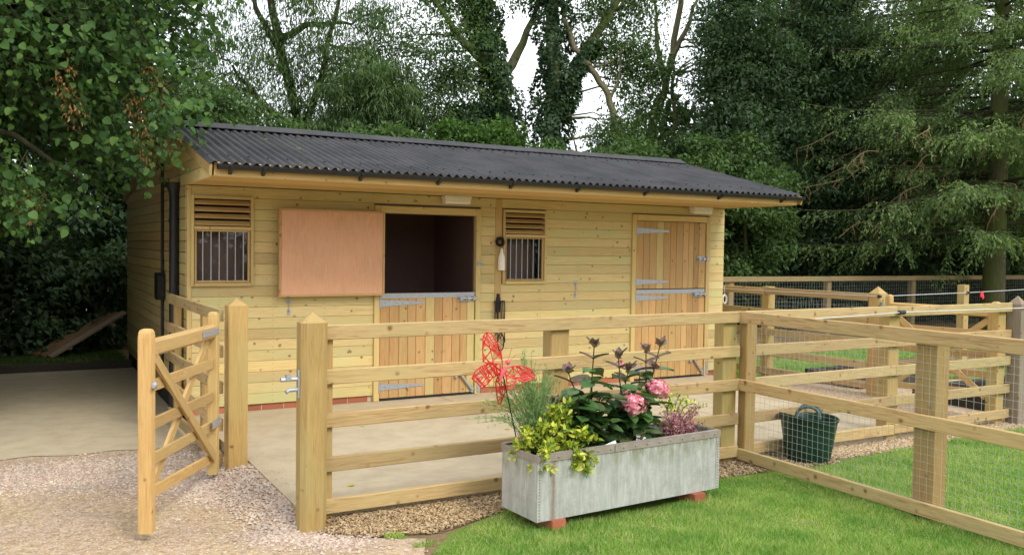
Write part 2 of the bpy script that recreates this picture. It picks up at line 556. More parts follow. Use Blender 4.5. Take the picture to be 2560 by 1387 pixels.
# concrete pad: three cast bays with narrow joints between
for i, (x0, x1, y0, y1) in enumerate(((1.54, 4.05, 5.36, 14.0), (4.058, 6.1, 5.36, 14.0), (6.108, 8.02, 5.36, 14.0))):
    if i == 0:
        o = MB().prism([(x0, y0), (x1, y0), (x1, y1), (x0 - .11, y1), (x0 - .11, 8.75), (x0, 6.9)], 2, -.05, PAD).build('concrete_pad', MT['concrete'], kind='structure')
    else:
        MB().box(x0, x1, y0, y1, -.05, PAD).build('concrete_pad', MT['concrete'], kind='structure')
for a, b in (((-6, 13.12, .05), (-2.3, 13.12, .05)), ((-2.28, 13.12, .05), (1.38, 13.12, .05))):
    board('kerb_sleeper', None, a, b, .11, .11, MT['sleeper_dark'], (0, -1, 0), .006, kind='structure')

# ================================================================ the stable
X0, X1, YW, YB, ZT = 1.41, 8.19, 8.79, 13.85, 2.29
YE, ZE, YR, ZR = 7.52, 2.40, 9.72, 2.95          # eaves edge and ridge (underside of the sheets)
SL = (ZR - ZE) / (YR - YE)
SB = (ZR - 2.42) / (YB + .25 - YR)


def zroof(y):
    return ZE + (y - YE) * SL if y <= YR else ZR - (y - YR) * SB


stable = empty('stable_block', (4.8, YW, PAD), None, 'timber stable block with black corrugated roof, two stable doors and barred windows', 'stable')
OPEN = [(1.475, 2.0, 1.35, 2.17), (3.345, 4.49, PAD, 2.08), (4.86, 5.375, 1.345, 2.14), (6.72, 7.87, PAD, 2.087)]


def panel_with_holes(mb, x0, x1, z0, z1, y0, y1, holes):
    xs = sorted({x0, x1, *[h[0] for h in holes], *[h[1] for h in holes]})
    zs = sorted({z0, z1, *[h[2] for h in holes], *[h[3] for h in holes]})
    for a, b in zip(xs, xs[1:]):
        run = None
        for c, d in zip(zs, zs[1:]):
            cx, cz = (a + b) / 2, (c + d) / 2
            solid = not any(h[0] < cx < h[1] and h[2] < cz < h[3] for h in holes)
            if solid:
                run = (run[0], d) if run else (c, d)
            if run and (not solid or d == zs[-1]):
                mb.box(a, b, y0, y1, *run)
                run = None
    return mb


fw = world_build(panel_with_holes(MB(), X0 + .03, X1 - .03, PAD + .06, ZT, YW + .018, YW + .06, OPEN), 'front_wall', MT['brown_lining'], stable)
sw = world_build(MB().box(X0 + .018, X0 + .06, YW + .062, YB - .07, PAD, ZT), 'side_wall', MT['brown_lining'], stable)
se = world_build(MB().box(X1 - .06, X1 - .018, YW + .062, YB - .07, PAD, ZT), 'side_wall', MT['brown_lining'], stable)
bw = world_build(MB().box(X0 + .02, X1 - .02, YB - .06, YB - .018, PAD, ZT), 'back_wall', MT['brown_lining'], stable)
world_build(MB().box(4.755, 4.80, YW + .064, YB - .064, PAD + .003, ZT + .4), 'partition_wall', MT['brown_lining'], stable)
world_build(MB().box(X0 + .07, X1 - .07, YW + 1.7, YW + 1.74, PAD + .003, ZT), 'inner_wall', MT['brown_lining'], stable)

# cladding, plank by plank
BOT, NR = .150, 20
PT = (ZT - BOT) / NR
cut = [(1.447, 2.03, 1.325, 2.2), (3.285, 4.545, 0, 2.16), (4.735, 4.82, 0, 3), (4.83, 5.41, 1.32, 2.175), (6.66, 7.925, 0, 2.17)]
for r in range(NR):
    z = BOT + (r + .5) * PT
    segs = [(X0 + .045, X1 - .002)]
    for c in cut:
        if c[2] - .02 < z < c[3] + .02:
            n_ = []
            for a, b in segs:
                if c[0] > a and c[0] < b:
                    n_.append((a, c[0]))
                if c[1] < b and c[1] > a:
                    n_.append((c[1], b))
                if c[1] <= a or c[0] >= b:
                    n_.append((a, b))
            segs = n_
    for a, b in segs:
        if b - a < .03:
            continue
        dy = rnd.uniform(-.0015, .0015)
        board('plank', fw, (a + .001, YW - .001 + dy, z), (b - .001, YW - .001 + dy, z), PT - .002, .022, MT['cladding_pine'], (0, -1, 0), .0035)
    for xs_, wl, nx in ((X0, sw, -1), (X1, se, 1)):
        board('plank', wl, (xs_ - nx * .004, YW + .03, z), (xs_ - nx * .004, YB, z), PT - .005, .022, MT['cladding_pine'], (nx, 0, 0), .005)
    board('plank', bw, (X0 + .02, YB, z), (X1 - .02, YB, z), PT - .005, .022, MT['cladding_pine'], (0, 1, 0), .005)
# nail heads along the studs
mb = MB()
for k, xn in enumerate(np.linspace(X0 + .3, X1 - .25, 13)):
    for r in range(NR):
        z = BOT + (r + .5) * PT
        if any(c[0] - .02 < xn < c[1] + .02 and c[2] - .02 < z < c[3] + .02 for c in cut):
            continue
        for dz in (-.028, .028):
            xq, zq = xn + rnd.uniform(-.006, .006), z + dz + rnd.uniform(-.004, .004)
            mb.add([(xq + .0035 * math.cos(t), YW - .0142, zq + .0035 * math.sin(t)) for t in np.arange(6) * math.pi / 3], [(0, 1, 2, 3, 4, 5)])
world_build(mb, 'nail_heads', MT['dark_joint'], fw, kind='stuff')
# corner boards
board('corner_board', stable, (X0 + .021, YW - .006, BOT), (X0 + .021, YW - .006, ZT - .003), .045, .03, MT['trim_pine'])
board('cover_strip', stable, (4.777, YW - .004, BOT), (4.777, YW - .004, ZT - .003), .086, .03, MT['gate_pine'])
# gables above wall height
for xs_, wl, nx in ((X0, sw, -1), (X1, se, 1)):
    z = ZT + .002
    while z < ZR - .03:
        z1 = min(z + PT - .005, ZR - .035)

        def yl(zz):
            return YE + .05 + max(0, (zz - ZE + .04)) / SL

        def yr(zz):
            return YB + .2 - max(0, (zz - 2.42 + .04)) / SB
        mb = MB().prism([(yl(z), z), (yr(z), z), (yr(z1), z1), (yl(z1), z1)], 0, xs_ - .011 - nx * .004, xs_ + .011 - nx * .004)
        world_build(mb, 'gable_plank', MT['cladding_pine'], wl)
        z += PT
    # barge boards along both slopes
    xb = xs_ + nx * .022
    for ya, yb in ((YE - .03, YR), (YR, YB + .26)):
        board('barge_board', stable, (xb, ya, zroof(ya) - .05), (xb, yb, zroof(yb) - .05), .095, .024, MT['post_pine'], (nx, 0, 0))  # darker post timber puts the shade into the barge boards' colour
# soffit boards and fascia
ys = np.linspace(YE + .035, YW - .022, 10)
for a, b in zip(ys, ys[1:]):
    board('soffit_board', stable, (X0 + .012, (a + b) / 2, ZT + .012), (X1 - .012, (a + b) / 2, ZT + .012), b - a - .003, .018, MT['soffit_pine'], (0, 0, -1), .003)
board('fascia_board', stable, (X0 + .012, YE + .02, ZT + .062), (X1 - .012, YE + .02, ZT + .062), .115, .022, MT['soffit_pine'])

# corrugated sheets
NS, PW = 8, .0843


def sheet_mesh(y0, z0, y1, z1):
    wv = 10
    n = wv * 8
    L = math.hypot(y1 - y0, z1 - z0)
    a = Vector((0, (y1 - y0) / L, (z1 - z0) / L))
    nv = Vector((0, -a.z, a.y))
    if nv.z < 0:
        nv = -nv
    vs, fs = [], []
    for th in (0, -.004):
        for t in (0, .35, .7, 1):
            for i in range(n + 5):
                x = i * PW / 8
                h = .0145 * (1 - math.cos(2 * math.pi * i / 8)) + th + .004 * (i > n - 1) - .0015 * t
                vs.append(Vector((x, 0, 0)) + a * (t * L) + nv * h)
    m_ = n + 5
    for k in range(2):
        b = k * 4 * m_
        for j in range(3):
            for i in range(m_ - 1):
                q = (b + j * m_ + i, b + j * m_ + i + 1, b + (j + 1) * m_ + i + 1, b + (j + 1) * m_ + i)
                fs.append(q if k == 0 else q[::-1])
    for i in range(m_ - 1):
        fs.append((i, 4 * m_ + i, 4 * m_ + i + 1, i + 1))
    mb = MB()
    mb.add(vs, fs)
    me = bpy.data.meshes.new('roof_sheet')
    me.from_pydata(mb.v, [], mb.f)
    me.shade_smooth()
    me.set_sharp_from_angle(angle=R(60))
    return me


roof = world_build(MB().add([(X0 - .02, YE + .05, zroof(YE + .05) - .004), (X1 + .02, YE + .05, zroof(YE + .05) - .004), (X1 + .02, YR, ZR - .004), (X0 - .02, YR, ZR - .004),
                             (X1 + .02, YB + .2, zroof(YB + .2) - .004), (X0 - .02, YB + .2, zroof(YB + .2) - .004)], [(0, 1, 2, 3), (3, 2, 4, 5)]), 'roof', MT['dark_joint'], stable)
mf = sheet_mesh(YE - .05, ZE + .0 - .05 * SL, YR + .01, ZR)
mbk = sheet_mesh(YB + .28, zroof(YB + .28), YR - .01, ZR)
for i in range(NS):
    inst('roof_sheet', mf, MT['bitumen_sheet'], roof, (X0 - .035 + i * PW * 10, YE - .05, ZE - .05 * SL + rnd.uniform(0, .002)))
    inst('roof_sheet', mbk, MT['bitumen_sheet'], roof, (X0 - .035 + i * PW * 10, YB + .28, zroof(YB + .28)))
# ridge capping in lengths
for i in range(NS):
    xa, xb = X0 - .04 + i * PW * 10, X0 - .04 + (i + 1) * PW * 10 + .05
    e = .002 * (i % 2)
    pf = [(YR - .19, ZR - .19 * SL + .040 + e), (YR - .06, ZR + .052 + e), (YR, ZR + .064 + e), (YR + .06, ZR + .054 + e), (YR + .19, ZR - .19 * SB + .045 + e),
          (YR + .19, ZR - .19 * SB + .040 + e), (YR + .06, ZR + .049 + e), (YR, ZR + .059 + e), (YR - .06, ZR + .047 + e), (YR - .19, ZR - .19 * SL + .035 + e)]
    world_build(MB().prism(pf, 0, xa, xb), 'ridge_cap', MT['bitumen_sheet'], roof)
# fixing caps of the sheets
mb = MB()
for fy in (7.75, 9.30):
    for k in range(0, 80, 2):
        x = X0 - .035 + (k + .5) * PW
        zz = zroof(fy) + .029
        mb.lathe([(.013, -.004), (.012, .006), (.006, .011)], 6, (x, fy, zz), True)
world_build(mb, 'sheet_fixings', MT['black_plastic'], roof, kind='stuff')
# gutter with brackets
gy, gz, gr_ = YE - .045, 2.386, .042
pf = [(gy + gr_ * math.cos(t), gz + gr_ * math.sin(t)) for t in np.linspace(math.pi, 2 * math.pi, 9)] + [(gy + (gr_ - .004) * math.cos(t), gz + (gr_ - .004) * math.sin(t)) for t in np.linspace(2 * math.pi, math.pi, 9)]
gut = world_build(MB().prism(pf, 0, X0 + .03, X1 + .03), 'gutter', MT['black_plastic'], stable, smooth=30)
for x in (1.55, 1.82, 2.68, 3.44, 4.22, 5.0, 5.87, 6.92, 7.9):
    mb = MB()
    for k in range(8):
        t0, t1 = math.pi * (1 + k / 8), math.pi * (1 + (k + 1) / 8)
        q = [(gy + (gr_ + .001) * math.cos(t0), gz + (gr_ + .001) * math.sin(t0)), (gy + (gr_ + .008) * math.cos(t0), gz + (gr_ + .008) * math.sin(t0)),
             (gy + (gr_ + .008) * math.cos(t1), gz + (gr_ + .008) * math.sin(t1)), (gy + (gr_ + .001) * math.cos(t1), gz + (gr_ + .001) * math.sin(t1))]
        mb.prism(q, 0, x - .016, x + .016)
    mb.prism([(gy + .01, gz - .05), (YE + .008, gz - .075), (YE + .008, gz - .02), (gy + .03, gz - .035)], 0, x - .014, x + .014)
    world_build(mb, 'gutter_bracket', MT['black_plastic'], gut)
# downpipe with hopper on the side wall, thin cable conduit with a switch box
dp = world_build(MB().tube([(X0 - .055, 9.18, z) for z in (.0, 2.24)], .045, 14), 'downpipe', MT['black_plastic'], stable, smooth=40)
world_build(MB().lathe([(.047, -.09), (.052, -.05), (.085, .02), (.085, .04), (.07, .04), (.06, 0)], 16, (X0 - .055, 9.18, 2.29)), 'hopper', MT['black_plastic'], dp, smooth=40)
for z in (.6, 1.25, 1.95):
    world_build(MB().tube([(X0 - .055, 9.18, z - .02), (X0 - .055, 9.18, z + .02)], .05, 14), 'pipe_clip', MT['black_plastic'], dp, smooth=40)
cd = world_build(MB().tube([(X0 - .025, 10.2, 2.62), (X0 - .025, 10.2, .4)], .016, 8), 'conduit', MT['black_plastic'], stable, smooth=40)
world_build(MB().prism([(10.08, 1.12), (10.3, 1.12), (10.32, 1.15), (10.32, 1.38), (10.3, 1.41), (10.08, 1.41), (10.06, 1.38), (10.06, 1.15)], 0, X0 - .09, X0 - .02), 'switch_box', MT['black_plastic'], cd)

# brick plinth under the cladding
pl = world_build(MB().box(X0 + .03, X1 - .02, YW + .012, YW + .05, PAD + .001, BOT + .002), 'plinth', MT['mortar'], stable)
bme = MB().box(-.106, .106, -.05, .05, -.031, .031).mesh('brick')
x = X0 + .05
while x < X1 - .1:
    if not (3.30 < x + .106 < 4.53 or 6.69 < x + .106 < 7.9):
        inst('brick', bme, MT['red_brick'], pl, (x + .106, YW + .056 + rnd.uniform(-.003, .003), PAD + .033))
    x += .223
pls = world_build(MB().box(X0 + .015, X0 + .05, YW + .05, YB - .02, PAD - .1, BOT + .002), 'plinth', MT['sleeper_dark'], stable)


# windows: louvre above, barred pane below
def window(x0, x1, z0, z1, zm, gx0, gx1, gz0, gz1):
    wn = empty('window', ((x0 + x1) / 2, YW, z0), stable)
    y = YW - .012
    m = MT['trim_pine']
    board('window_jamb', wn, (x0 + .012, y, z0), (x0 + .012, y, z1), .03, .05, m)
    board('window_jamb', wn, (x1 - .012, y, z0), (x1 - .012, y, z1), .03, .05, m)
    board('window_head', wn, (x0 + .028, y, z1 - .015), (x1 - .028, y, z1 - .015), .03, .048, m)
    board('window_sill', wn, (x0 + .028, y - .006, z0 + .016), (x1 - .028, y - .006, z0 + .016), .034, .06, m)
    board('window_rail', wn, (x0 + .028, y, zm), (x1 - .028, y, zm), .032, .046, m)
    n = 4
    h = (z1 - .03 - zm - .016) / n
    for k in range(n):
        zc = zm + .016 + (k + .5) * h
        board('louvre_slat', wn, (x0 + .03, y + .004, zc), (x1 - .03, y + .004, zc), h * 1.0, .012, MT['gate_pine'], (0, -.62, .78), .003)
    a, b, c, d = x0 + .03, x1 - .03, z0 + .034, zm - .017
    board('pane_bead', wn, (a + .012, y + .004, c), (a + .012, y + .004, d), .02, .03, MT['gate_pine'])
    board('pane_bead', wn, (b - .012, y + .004, c), (b - .012, y + .004, d), .02, .03, MT['gate_pine'])
    board('pane_bead', wn, (a + .023, y + .004, c + .011), (b - .023, y + .004, c + .011), .02, .028, MT['gate_pine'])
    board('pane_bead', wn, (a + .023, y + .004, d - .009), (b - .023, y + .004, d - .009), .016, .028, MT['gate_pine'])
    world_build(MB().add([(a + .01, y + .017, c), (b - .01, y + .017, c), (b - .01, y + .017, d), (a + .01, y + .017, d)], [(0, 1, 2, 3)]), 'glass_pane', MT['window_glass'], wn)
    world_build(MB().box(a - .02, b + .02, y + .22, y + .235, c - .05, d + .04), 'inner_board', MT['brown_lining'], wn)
    for k in range(6):
        x = a + .022 + (b - a - .044) * (k + .75) / 6.3
        world_build(MB().tube([(x, y + .002, c + .018), (x, y + .002, d - .015)], .0055, 8), 'bar', MT['galvanised'], wn, smooth=40)


window(1.447, 2.03, 1.325, 2.195, 1.885, 0, 0, 0, 0)
window(4.83, 5.41, 1.32, 2.168, 1.872, 0, 0, 0, 0)


# stable doors
def strap(parent, x, z, L, y, s=1, h=.075):
    """tapering hinge strap with the pin plate at its wide end"""
    pf = [(x, z - h / 2), (x + s * L * .93, z - .014), (x + s * L, z - .017), (x + s * L, z + .017), (x + s * L * .93, z + .014), (x, z + h / 2)]
    hg = world_build(MB().prism(pf, 1, y - .006, y), 'hinge', MT['galvanised'], parent)
    mb = MB().box(x - s * .045 - .018, x - s * .045 + .018, y - .012, y + .004, z - .10, z + .10)
    world_build(mb, 'hinge_plate', MT['galvanised'], hg)
    world_build(MB().tube([(x - s * .012, y - .008, z - .06), (x - s * .012, y - .008, z + .06)], .012, 8), 'hinge_pin', MT['galvanised'], hg, smooth=40)
    mb = MB()
    for t in (.12, .4, .7):
        mb.lathe([(.008, 0), (.006, .004)], 8, (0, 0, 0), True)
        k = len(mb.v) - 16
        for i in range(k, k + 16):
            q = mb.v[i]
            mb.v[i] = (x + s * L * t + q[0], y - .006 - q[2], z + q[1])
    world_build(mb, 'hinge_bolts', MT['galvanised'], hg, kind='stuff')
    return hg


def door_frame(x0, x1, z1):
    fr = empty('door_frame', ((x0 + x1) / 2, YW, PAD), stable)
    for x in (x0 + .031, x1 - .031):
        board('door_jamb', fr, (x, YW - .008, PAD + .004), (x, YW - .008, z1), .062, .06, MT['trim_pine'])
    board('door_lintel', fr, (x0 + .064, YW - .008, z1 - .037), (x1 - .064, YW - .008, z1 - .037), .074, .058, MT['trim_pine'])
    return fr


def leaf(name, x0, x1, z0, z1, y, n, label=None):
    d = world_build(MB().box(x0 + .01, x1 - .01, y + .012, y + .028, z0 + .006, z1 - .006), name, MT['plywood_door'], stable, label=label)
    ws = np.array([rnd.uniform(.8, 1.2) for _ in range(n)])
    ed = x0 + np.concatenate([[0], np.cumsum(ws / ws.sum())]) * (x1 - x0)
    for a, b in zip(ed, ed[1:]):
        board('plank', d, ((a + b) / 2, y + rnd.uniform(-.001, .001), z0), ((a + b) / 2, y + rnd.uniform(-.001, .001), z1), b - a - .003, .02, MT[rnd.choice(['door_pine'] * 7 + ['trim_pine'])], (0, -1, 0), .004)
    return d


def bolt(parent, x, z, y, L=.2):
    b = world_build(MB().box(x - L / 2, x + L / 2 - .05, y - .006, y, z - .035, z + .035), 'bolt', MT['galvanised'], parent)
    world_build(MB().tube([(x - L / 2 + .01, y - .02, z), (x + L / 2 + .03, y - .02, z)], .011, 8), 'bolt_bar', MT['galvanised'], b, smooth=40)
    mb = MB()
    for q in (x - L * .35, x + L * .1, x + L / 2 - .01):
        mb.box(q - .014, q + .014, y - .034, y - .001, z - .02, z + .02)
    world_build(mb, 'bolt_keeps', MT['galvanised'], b, kind='stuff')
    world_build(MB().tube([(x - .02, y - .02, z), (x - .02, y - .055, z - .02)], .008, 6), 'bolt_handle', MT['galvanised'], b)


def kick_bolt(parent, x, z, y):
    k = world_build(MB().tube([(x, y - .018, z), (x - .16, y - .018, z + .20)], .014, 8), 'kick_bolt', MT['galvanised'], parent, smooth=40)
    mb = MB().tube([(x - .13, y - .02, z + .22), (x - .21, y - .02, z + .15)], .016, 8)
    world_build(mb, 'kick_lever', MT['galvanised'], k, smooth=40)
    world_build(MB().prism([(x - .02, z - .02), (x + .02, z - .04), (x + .03, z + .02), (x - .0, z + .05)], 1, y - .012, y), 'kick_plate', MT['galvanised'], k)
    world_build(MB().box(x + .065, x + .105, y - .02, y - .004, z - .03, z + .15), 'kick_keep', MT['galvanised'], k)


YD = YW - .014
for x0, x1 in ((3.285, 4.545), (6.66, 7.925)):
    door_frame(x0, x1, 2.16 if x0 < 5 else 2.17)
    low = leaf('lower_door', x0 + .068, x1 - .068, PAD + .03, 1.225, YD, 11)
    a, b = x0 + .068, x1 - .068
    world_build(MB().box(a + .004, b - .004, YD - .014, YD - .0105, 1.178, 1.232), 'chew_strip', MT['galvanised'], low)
    strap(low, a + .005, 1.128, .5, YD - .0105)
    strap(low, a + .005, .235, .5, YD - .0105)
    bolt(low, b - .11, 1.165, YD - .015, .2)
    kick_bolt(low, b - .03, .14, YD - .0105)
    world_build(MB().box(a + .01, b - .01, YD - .006, YD + .012, PAD + .004, PAD + .028), 'draught_strip', MT['black_plastic'], low)
# upper leaf of the second door, closed
up = leaf('upper_door', 6.728, 7.857, 1.243, 2.088, YD, 11)
strap(up, 6.733, 1.97, .5, YD - .0105)
strap(up, 6.733, 1.33, .5, YD - .0105)
bolt(up, 7.80, 1.62, YD - .0105, .17)
world_build(MB().lathe([(.012, 0), (.012, .008), (.004, .012)], 10, (0, 0, 0), True), 'knob_plate', MT['galvanised'], up) if False else None
# upper leaf of the first door, folded back flat on the wall: its plywood side shows
yo = YW - .11
ud = world_build(MB().box(2.285, 3.345, yo, yo + .012, 1.236, 2.075), 'upper_door', MT['plywood_door'], stable, label='upper door leaf folded back, its plywood side showing')
for p0, p1, wd in (((2.272, yo + .02, 1.215), (2.272, yo + .02, 2.095), .024), ((3.357, yo + .02, 1.215), (3.357, yo + .02, 2.095), .022)):
    board('door_edge', ud, p0, p1, wd, .055, MT['door_pine'])
for z in (1.225, 2.086):
    board('door_edge', ud, (2.285, yo + .02, z), (3.345, yo + .02, z), .020, .05, MT['door_pine'])
for x in np.linspace(2.33, 3.30, 10):
    board('plank', ud, (x, yo + .024, 1.24), (x, yo + .024, 2.07), .104, .02, MT['door_pine'])
# battens that the open leaf rests on
for z in (1.36, 1.95):
    board('door_rest', stable, (2.5, YW - .045, z), (2.5, YW - .045, z + .08), .05, .07, MT['trim_pine'])
# keep plate on the jamb, tie hook and cabin hook on the wall
world_build(MB().box(4.50, 4.545, YW - .052, YW - .036, 1.535, 1.575).tube([(4.52, YW - .06, 1.555), (4.56, YW - .06, 1.555)], .012, 8), 'bolt_keep', MT['galvanised'], stable)


def wall_hook(x, z0, z1):
    mb = MB().tube([(x, YW - .014, z1), (x, YW - .03, z1 - .01), (x + .006, YW - .025, (z0 + z1) / 2), (x - .004, YW - .03, z0 + .02), (x, YW - .016, z0)], .0045, 8)
    mb.box(x - .02, x + .02, YW - .018, YW - .0125, z1 - .03, z1 + .02)
    mb.box(x - .016, x + .016, YW - .018, YW - .0125, z0 - .03, z0 + .02)
    world_build(mb, 'wall_hook', MT['galvanised'], stable)


wall_hook(5.832, 1.17, 1.33)
wall_hook(2.385, 1.06, 1.18)

# bulkhead lamps under the soffit
for x0, lab in ((4.05, 'cream oblong bulkhead lamp under the eaves above the open stable door'), (7.56, 'cream oblong bulkhead lamp under the eaves above the closed stable door')):
    lp = empty('bulkhead_lamp', (x0 + .16, 8.6, 2.29), None, lab, 'lamp', 'bulkhead lamps under the eaves')
    world_build(MB().box(x0, x0 + .32, 8.66, 8.76, 2.262, 2.2895), 'lamp_base', MT['white_plastic'], lp)
    pf = [(8.665, 2.262), (8.665, 2.225), (8.68, 2.205), (8.74, 2.205), (8.755, 2.225), (8.755, 2.262)]
    world_build(MB().prism(pf, 0, x0 + .008, x0 + .312), 'lamp_diffuser', MT['white_paint'], lp)

# ================================================================ things hung on the cover strip
yh = YW - .045
wr = empty('wreath_ornament', (4.782, yh, 1.5), None, 'white bottle-shaped ornament hanging from a small black wreath between door and window', 'ornament')
mb = MB()
for k in range(26):
    t = 2 * math.pi * k / 26
    c = Vector((4.782 + .042 * math.cos(t), yh, 1.80 + .042 * math.sin(t)))
    for q in range(3):
        d = Vector((rnd.uniform(-1, 1), rnd.uniform(-1, .5), rnd.uniform(-1, 1))).normalized()
        mb.tube([c - d * .015, c + d * .024], [.010, .004], 5)
world_build(mb, 'wreath_ring', MT['black_leather'], wr)
world_build(MB().tube([(4.782, yh, 1.765), (4.79, yh - .004, 1.735), (4.795, yh, 1.71)], .005, 6), 'cord', MT['white_rope'], wr)
b_ = MB().lathe([(.0, .0), (.038, .002), (.041, .02), (.041, .13), (.036, .16), (.018, .205), (.013, .25), (.0, .255)], 16)
b_.build('ornament_bottle', MT['white_paint'], wr, 30, (4.802, yh, 1.475))
mb = MB()
for k in range(9):
    t = rnd.uniform(0, 6.28)
    mb.tube([(4.795, yh - .01, 1.735), (4.795 + .03 * math.cos(t), yh - .02, 1.735 + .025 * math.sin(t) - .012)], [.004, .001], 4)
world_build(mb, 'leaf_sprig', MT['broom_sprig'], wr)
tk = empty('bridle_rack', (4.777, yh, .6), None, 'black leather bridle straps hanging from a hook on the wall post', 'bridle')
world_build(MB().box(4.752, 4.80, YW - .035, YW - .02, 1.0, 1.17).tube([(4.776, YW - .03, 1.17), (4.776, YW - .03, 1.21)], .018, 8), 'hook_plate', MT['black_leather'], tk)
world_build(MB().tube([(4.715, yh, 1.125), (4.85, yh, 1.125)], .008, 6), 'cross_bar', MT['black_leather'], tk)
for x, zz, bw_ in ((4.722, .87, .0), (4.745, .74, .01), (4.76, .60, .0), (4.80, .70, .015), (4.825, .62, .03), (4.845, .86, .0)):
    world_build(MB().tube([(x, yh - .004, 1.125), (x + .003, yh - .012, (1.12 + zz) / 2 + .05), (x + bw_, yh - .01, zz + .05), (x + bw_ * .5 - .012, yh - .008, zz)], .0065, 6), 'strap', MT['black_leather'], tk, smooth=40)
world_build(MB().tube([(4.80 + .04 * math.cos(t), yh - .012, .66 + .10 * math.sin(t)) for t in np.linspace(0, 2 * math.pi, 17)], .0075, 6, False), 'strap_loop', MT['black_leather'], tk, smooth=40)

# ================================================================ fences
RT = [1.247, .968, .696, .415, .150]
RH, RTH = .092, .034


def post(parent, x, y, sx, sy, z1, m='post_pine', cap=0., name='post', z0=-.05, c=.006):
    """upright timber, long axis local X, with an optional pyramid cap as a part of its own"""
    if cap:
        a, b = sx / 2, sy / 2
        o = board(name, parent, (x, y, z0), (x, y, z1), sx, sy, MT[m], (0, -1, 0), c)
        e = .0
        world_build(MB().add([(x - a + c, y - b, z1 + e), (x + a - c, y - b, z1 + e), (x + a, y - b + c, z1 + e), (x + a, y + b - c, z1 + e), (x + a - c, y + b, z1 + e), (x - a + c, y + b, z1 + e), (x - a, y + b - c, z1 + e), (x - a, y - b + c, z1 + e), (x, y, z1 + cap)],
                             [(i, (i + 1) % 8, 8) for i in range(8)] + [tuple(range(7, -1, -1))]), 'post_cap', MT[m], o)
        return o
    return board(name, parent, (x, y, z0), (x, y, z1), sx, sy, MT[m], (0, -1, 0), c)


def rail(parent, a, b, ztop, nrm, h=RH, m='rail_pine'):
    j = lambda: rnd.uniform(-.004, .004)
    return board('rail', parent, (a[0], a[1], ztop - h / 2 + j()), (b[0], b[1], ztop - h / 2 + j()), h, RTH, MT[m], nrm, .004)


def netting(parent, a, b, z0, z1, step=.05, r=.0012, name='wire_netting'):
    r *= .9
    a, b = Vector((*a, 0)), Vector((*b, 0))
    d = b - a
    L = d.length
    d.normalize()
    nn = Vector((-d.y, d.x, 0))
    mb = MB()

    def wire(p, q):
        ax = (q - p).normalized()
        u = ax.orthogonal().normalized() * r
        v_ = ax.cross(u)
        vs = [p + u, p - u * .5 + v_ * .87, p - u * .5 - v_ * .87, q + u, q - u * .5 + v_ * .87, q - u * .5 - v_ * .87]
        mb.add(vs, [(0, 1, 4, 3), (1, 2, 5, 4), (2, 0, 3, 5)])
    n = int(L / step)
    for i in range(n + 1):
        p = a + d * (i * step)
        k = nn * .006 * math.sin(i * .37)
        wire(p + k + Vector((0, 0, z0)), p + k + Vector((0, 0, z1)))
    for i in range(int((z1 - z0) / step) + 1):
        z = z0 + i * step
        m_ = max(2, int(L / .5))
        for j in range(m_):
            pa, pb = a + d * (L * j / m_), a + d * (L * (j + 1) / m_)
            wire(pa + Vector((0, 0, z + .003 * math.sin(j * 1.7 + i))) + nn * .002, pb + Vector((0, 0, z + .003 * math.sin((j + 1) * 1.7 + i))) + nn * .002)
    return world_build(mb, name, MT['wire_steel'], parent, kind='stuff')


# front fence: gate post to corner
ff = empty('post_and_rail_fence', (3.4, 5.31, 0), None, 'five-rail timber fence behind the planted metal trough, in front of the stable', 'fence', 'post and rail fences')
YF = 5.31
for z in RT:
    rail(ff, (1.655, YF), (5.138, YF), z, (0, -1, 0))
post(ff, 1.68, YF + .068, .10, .10, 1.15)
post(ff, 3.42, YF + .078, .155, .12, 1.152)
post(ff, 5.065, YF + .075, .15, .115, 1.152)
# fence running towards the viewer with netting
XF = 5.155
fr_ = empty('netted_fence', (XF, 4, 0), None, 'three-rail timber fence with wire netting running from the corner past the green bucket', 'fence', 'post and rail fences')
for z in (1.245, .692, .125):
    rail(fr_, (XF, YF + .018), (XF - .03, .8), z, (-1, 0, 0))
post(fr_, XF + .075, 5.30, .11, .09, 1.15)
post(fr_, XF + .085, 3.64, .13, .16, 1.15)
post(fr_, XF + .07, 1.8, .13, .16, 1.15)
netting(fr_, (XF + .021, 5.2), (XF - .008, .9), .03, 1.14)
# fence going on along the same line to the weathered post
fc = empty('post_and_rail_fence', (7.0, 5.31, 0), None, 'five-rail timber fence beyond the corner, ending at the weathered grey post', 'fence', 'post and rail fences')
for z in RT:
    rail(fc, (5.20, YF + .005), (7.10, YF + .005), z, (0, -1, 0))
    rail(fc, (7.104, YF + .006), (8.90, YF + .006), z, (0, -1, 0))
post(fc, 7.11, YF + .085, .15, .12, 1.2)
post(fc, 8.97, YF - .02, .11, .15, 1.235, 'grey_pine', .085, 'end_post')
post(fc, 8.80, YF + .09, .13, .12, 1.17)
# fence from behind the stable corner to the inner gate
fd = empty('post_and_rail_fence', (8.9, 8.4, 0), None, 'timber fence leading from the stable corner to the pyramid-capped inner gate post', 'fence', 'post and rail fences')
for z in RT[:4] + [.17]:
    rail(fd, (8.62, 12.0), (8.80, 8.62), z, (-1, -.1, 0))
    rail(fd, (8.80, 8.616), (9.02, 7.15), z, (-1, -.1, 0))
post(fd, 8.86, 8.62, .13, .13, 1.26)
post(fd, 8.72, 11.9, .13, .13, 1.24)
netting(fd, (8.85, 8.5), (9.03, 7.2), .05, 1.1, .06)
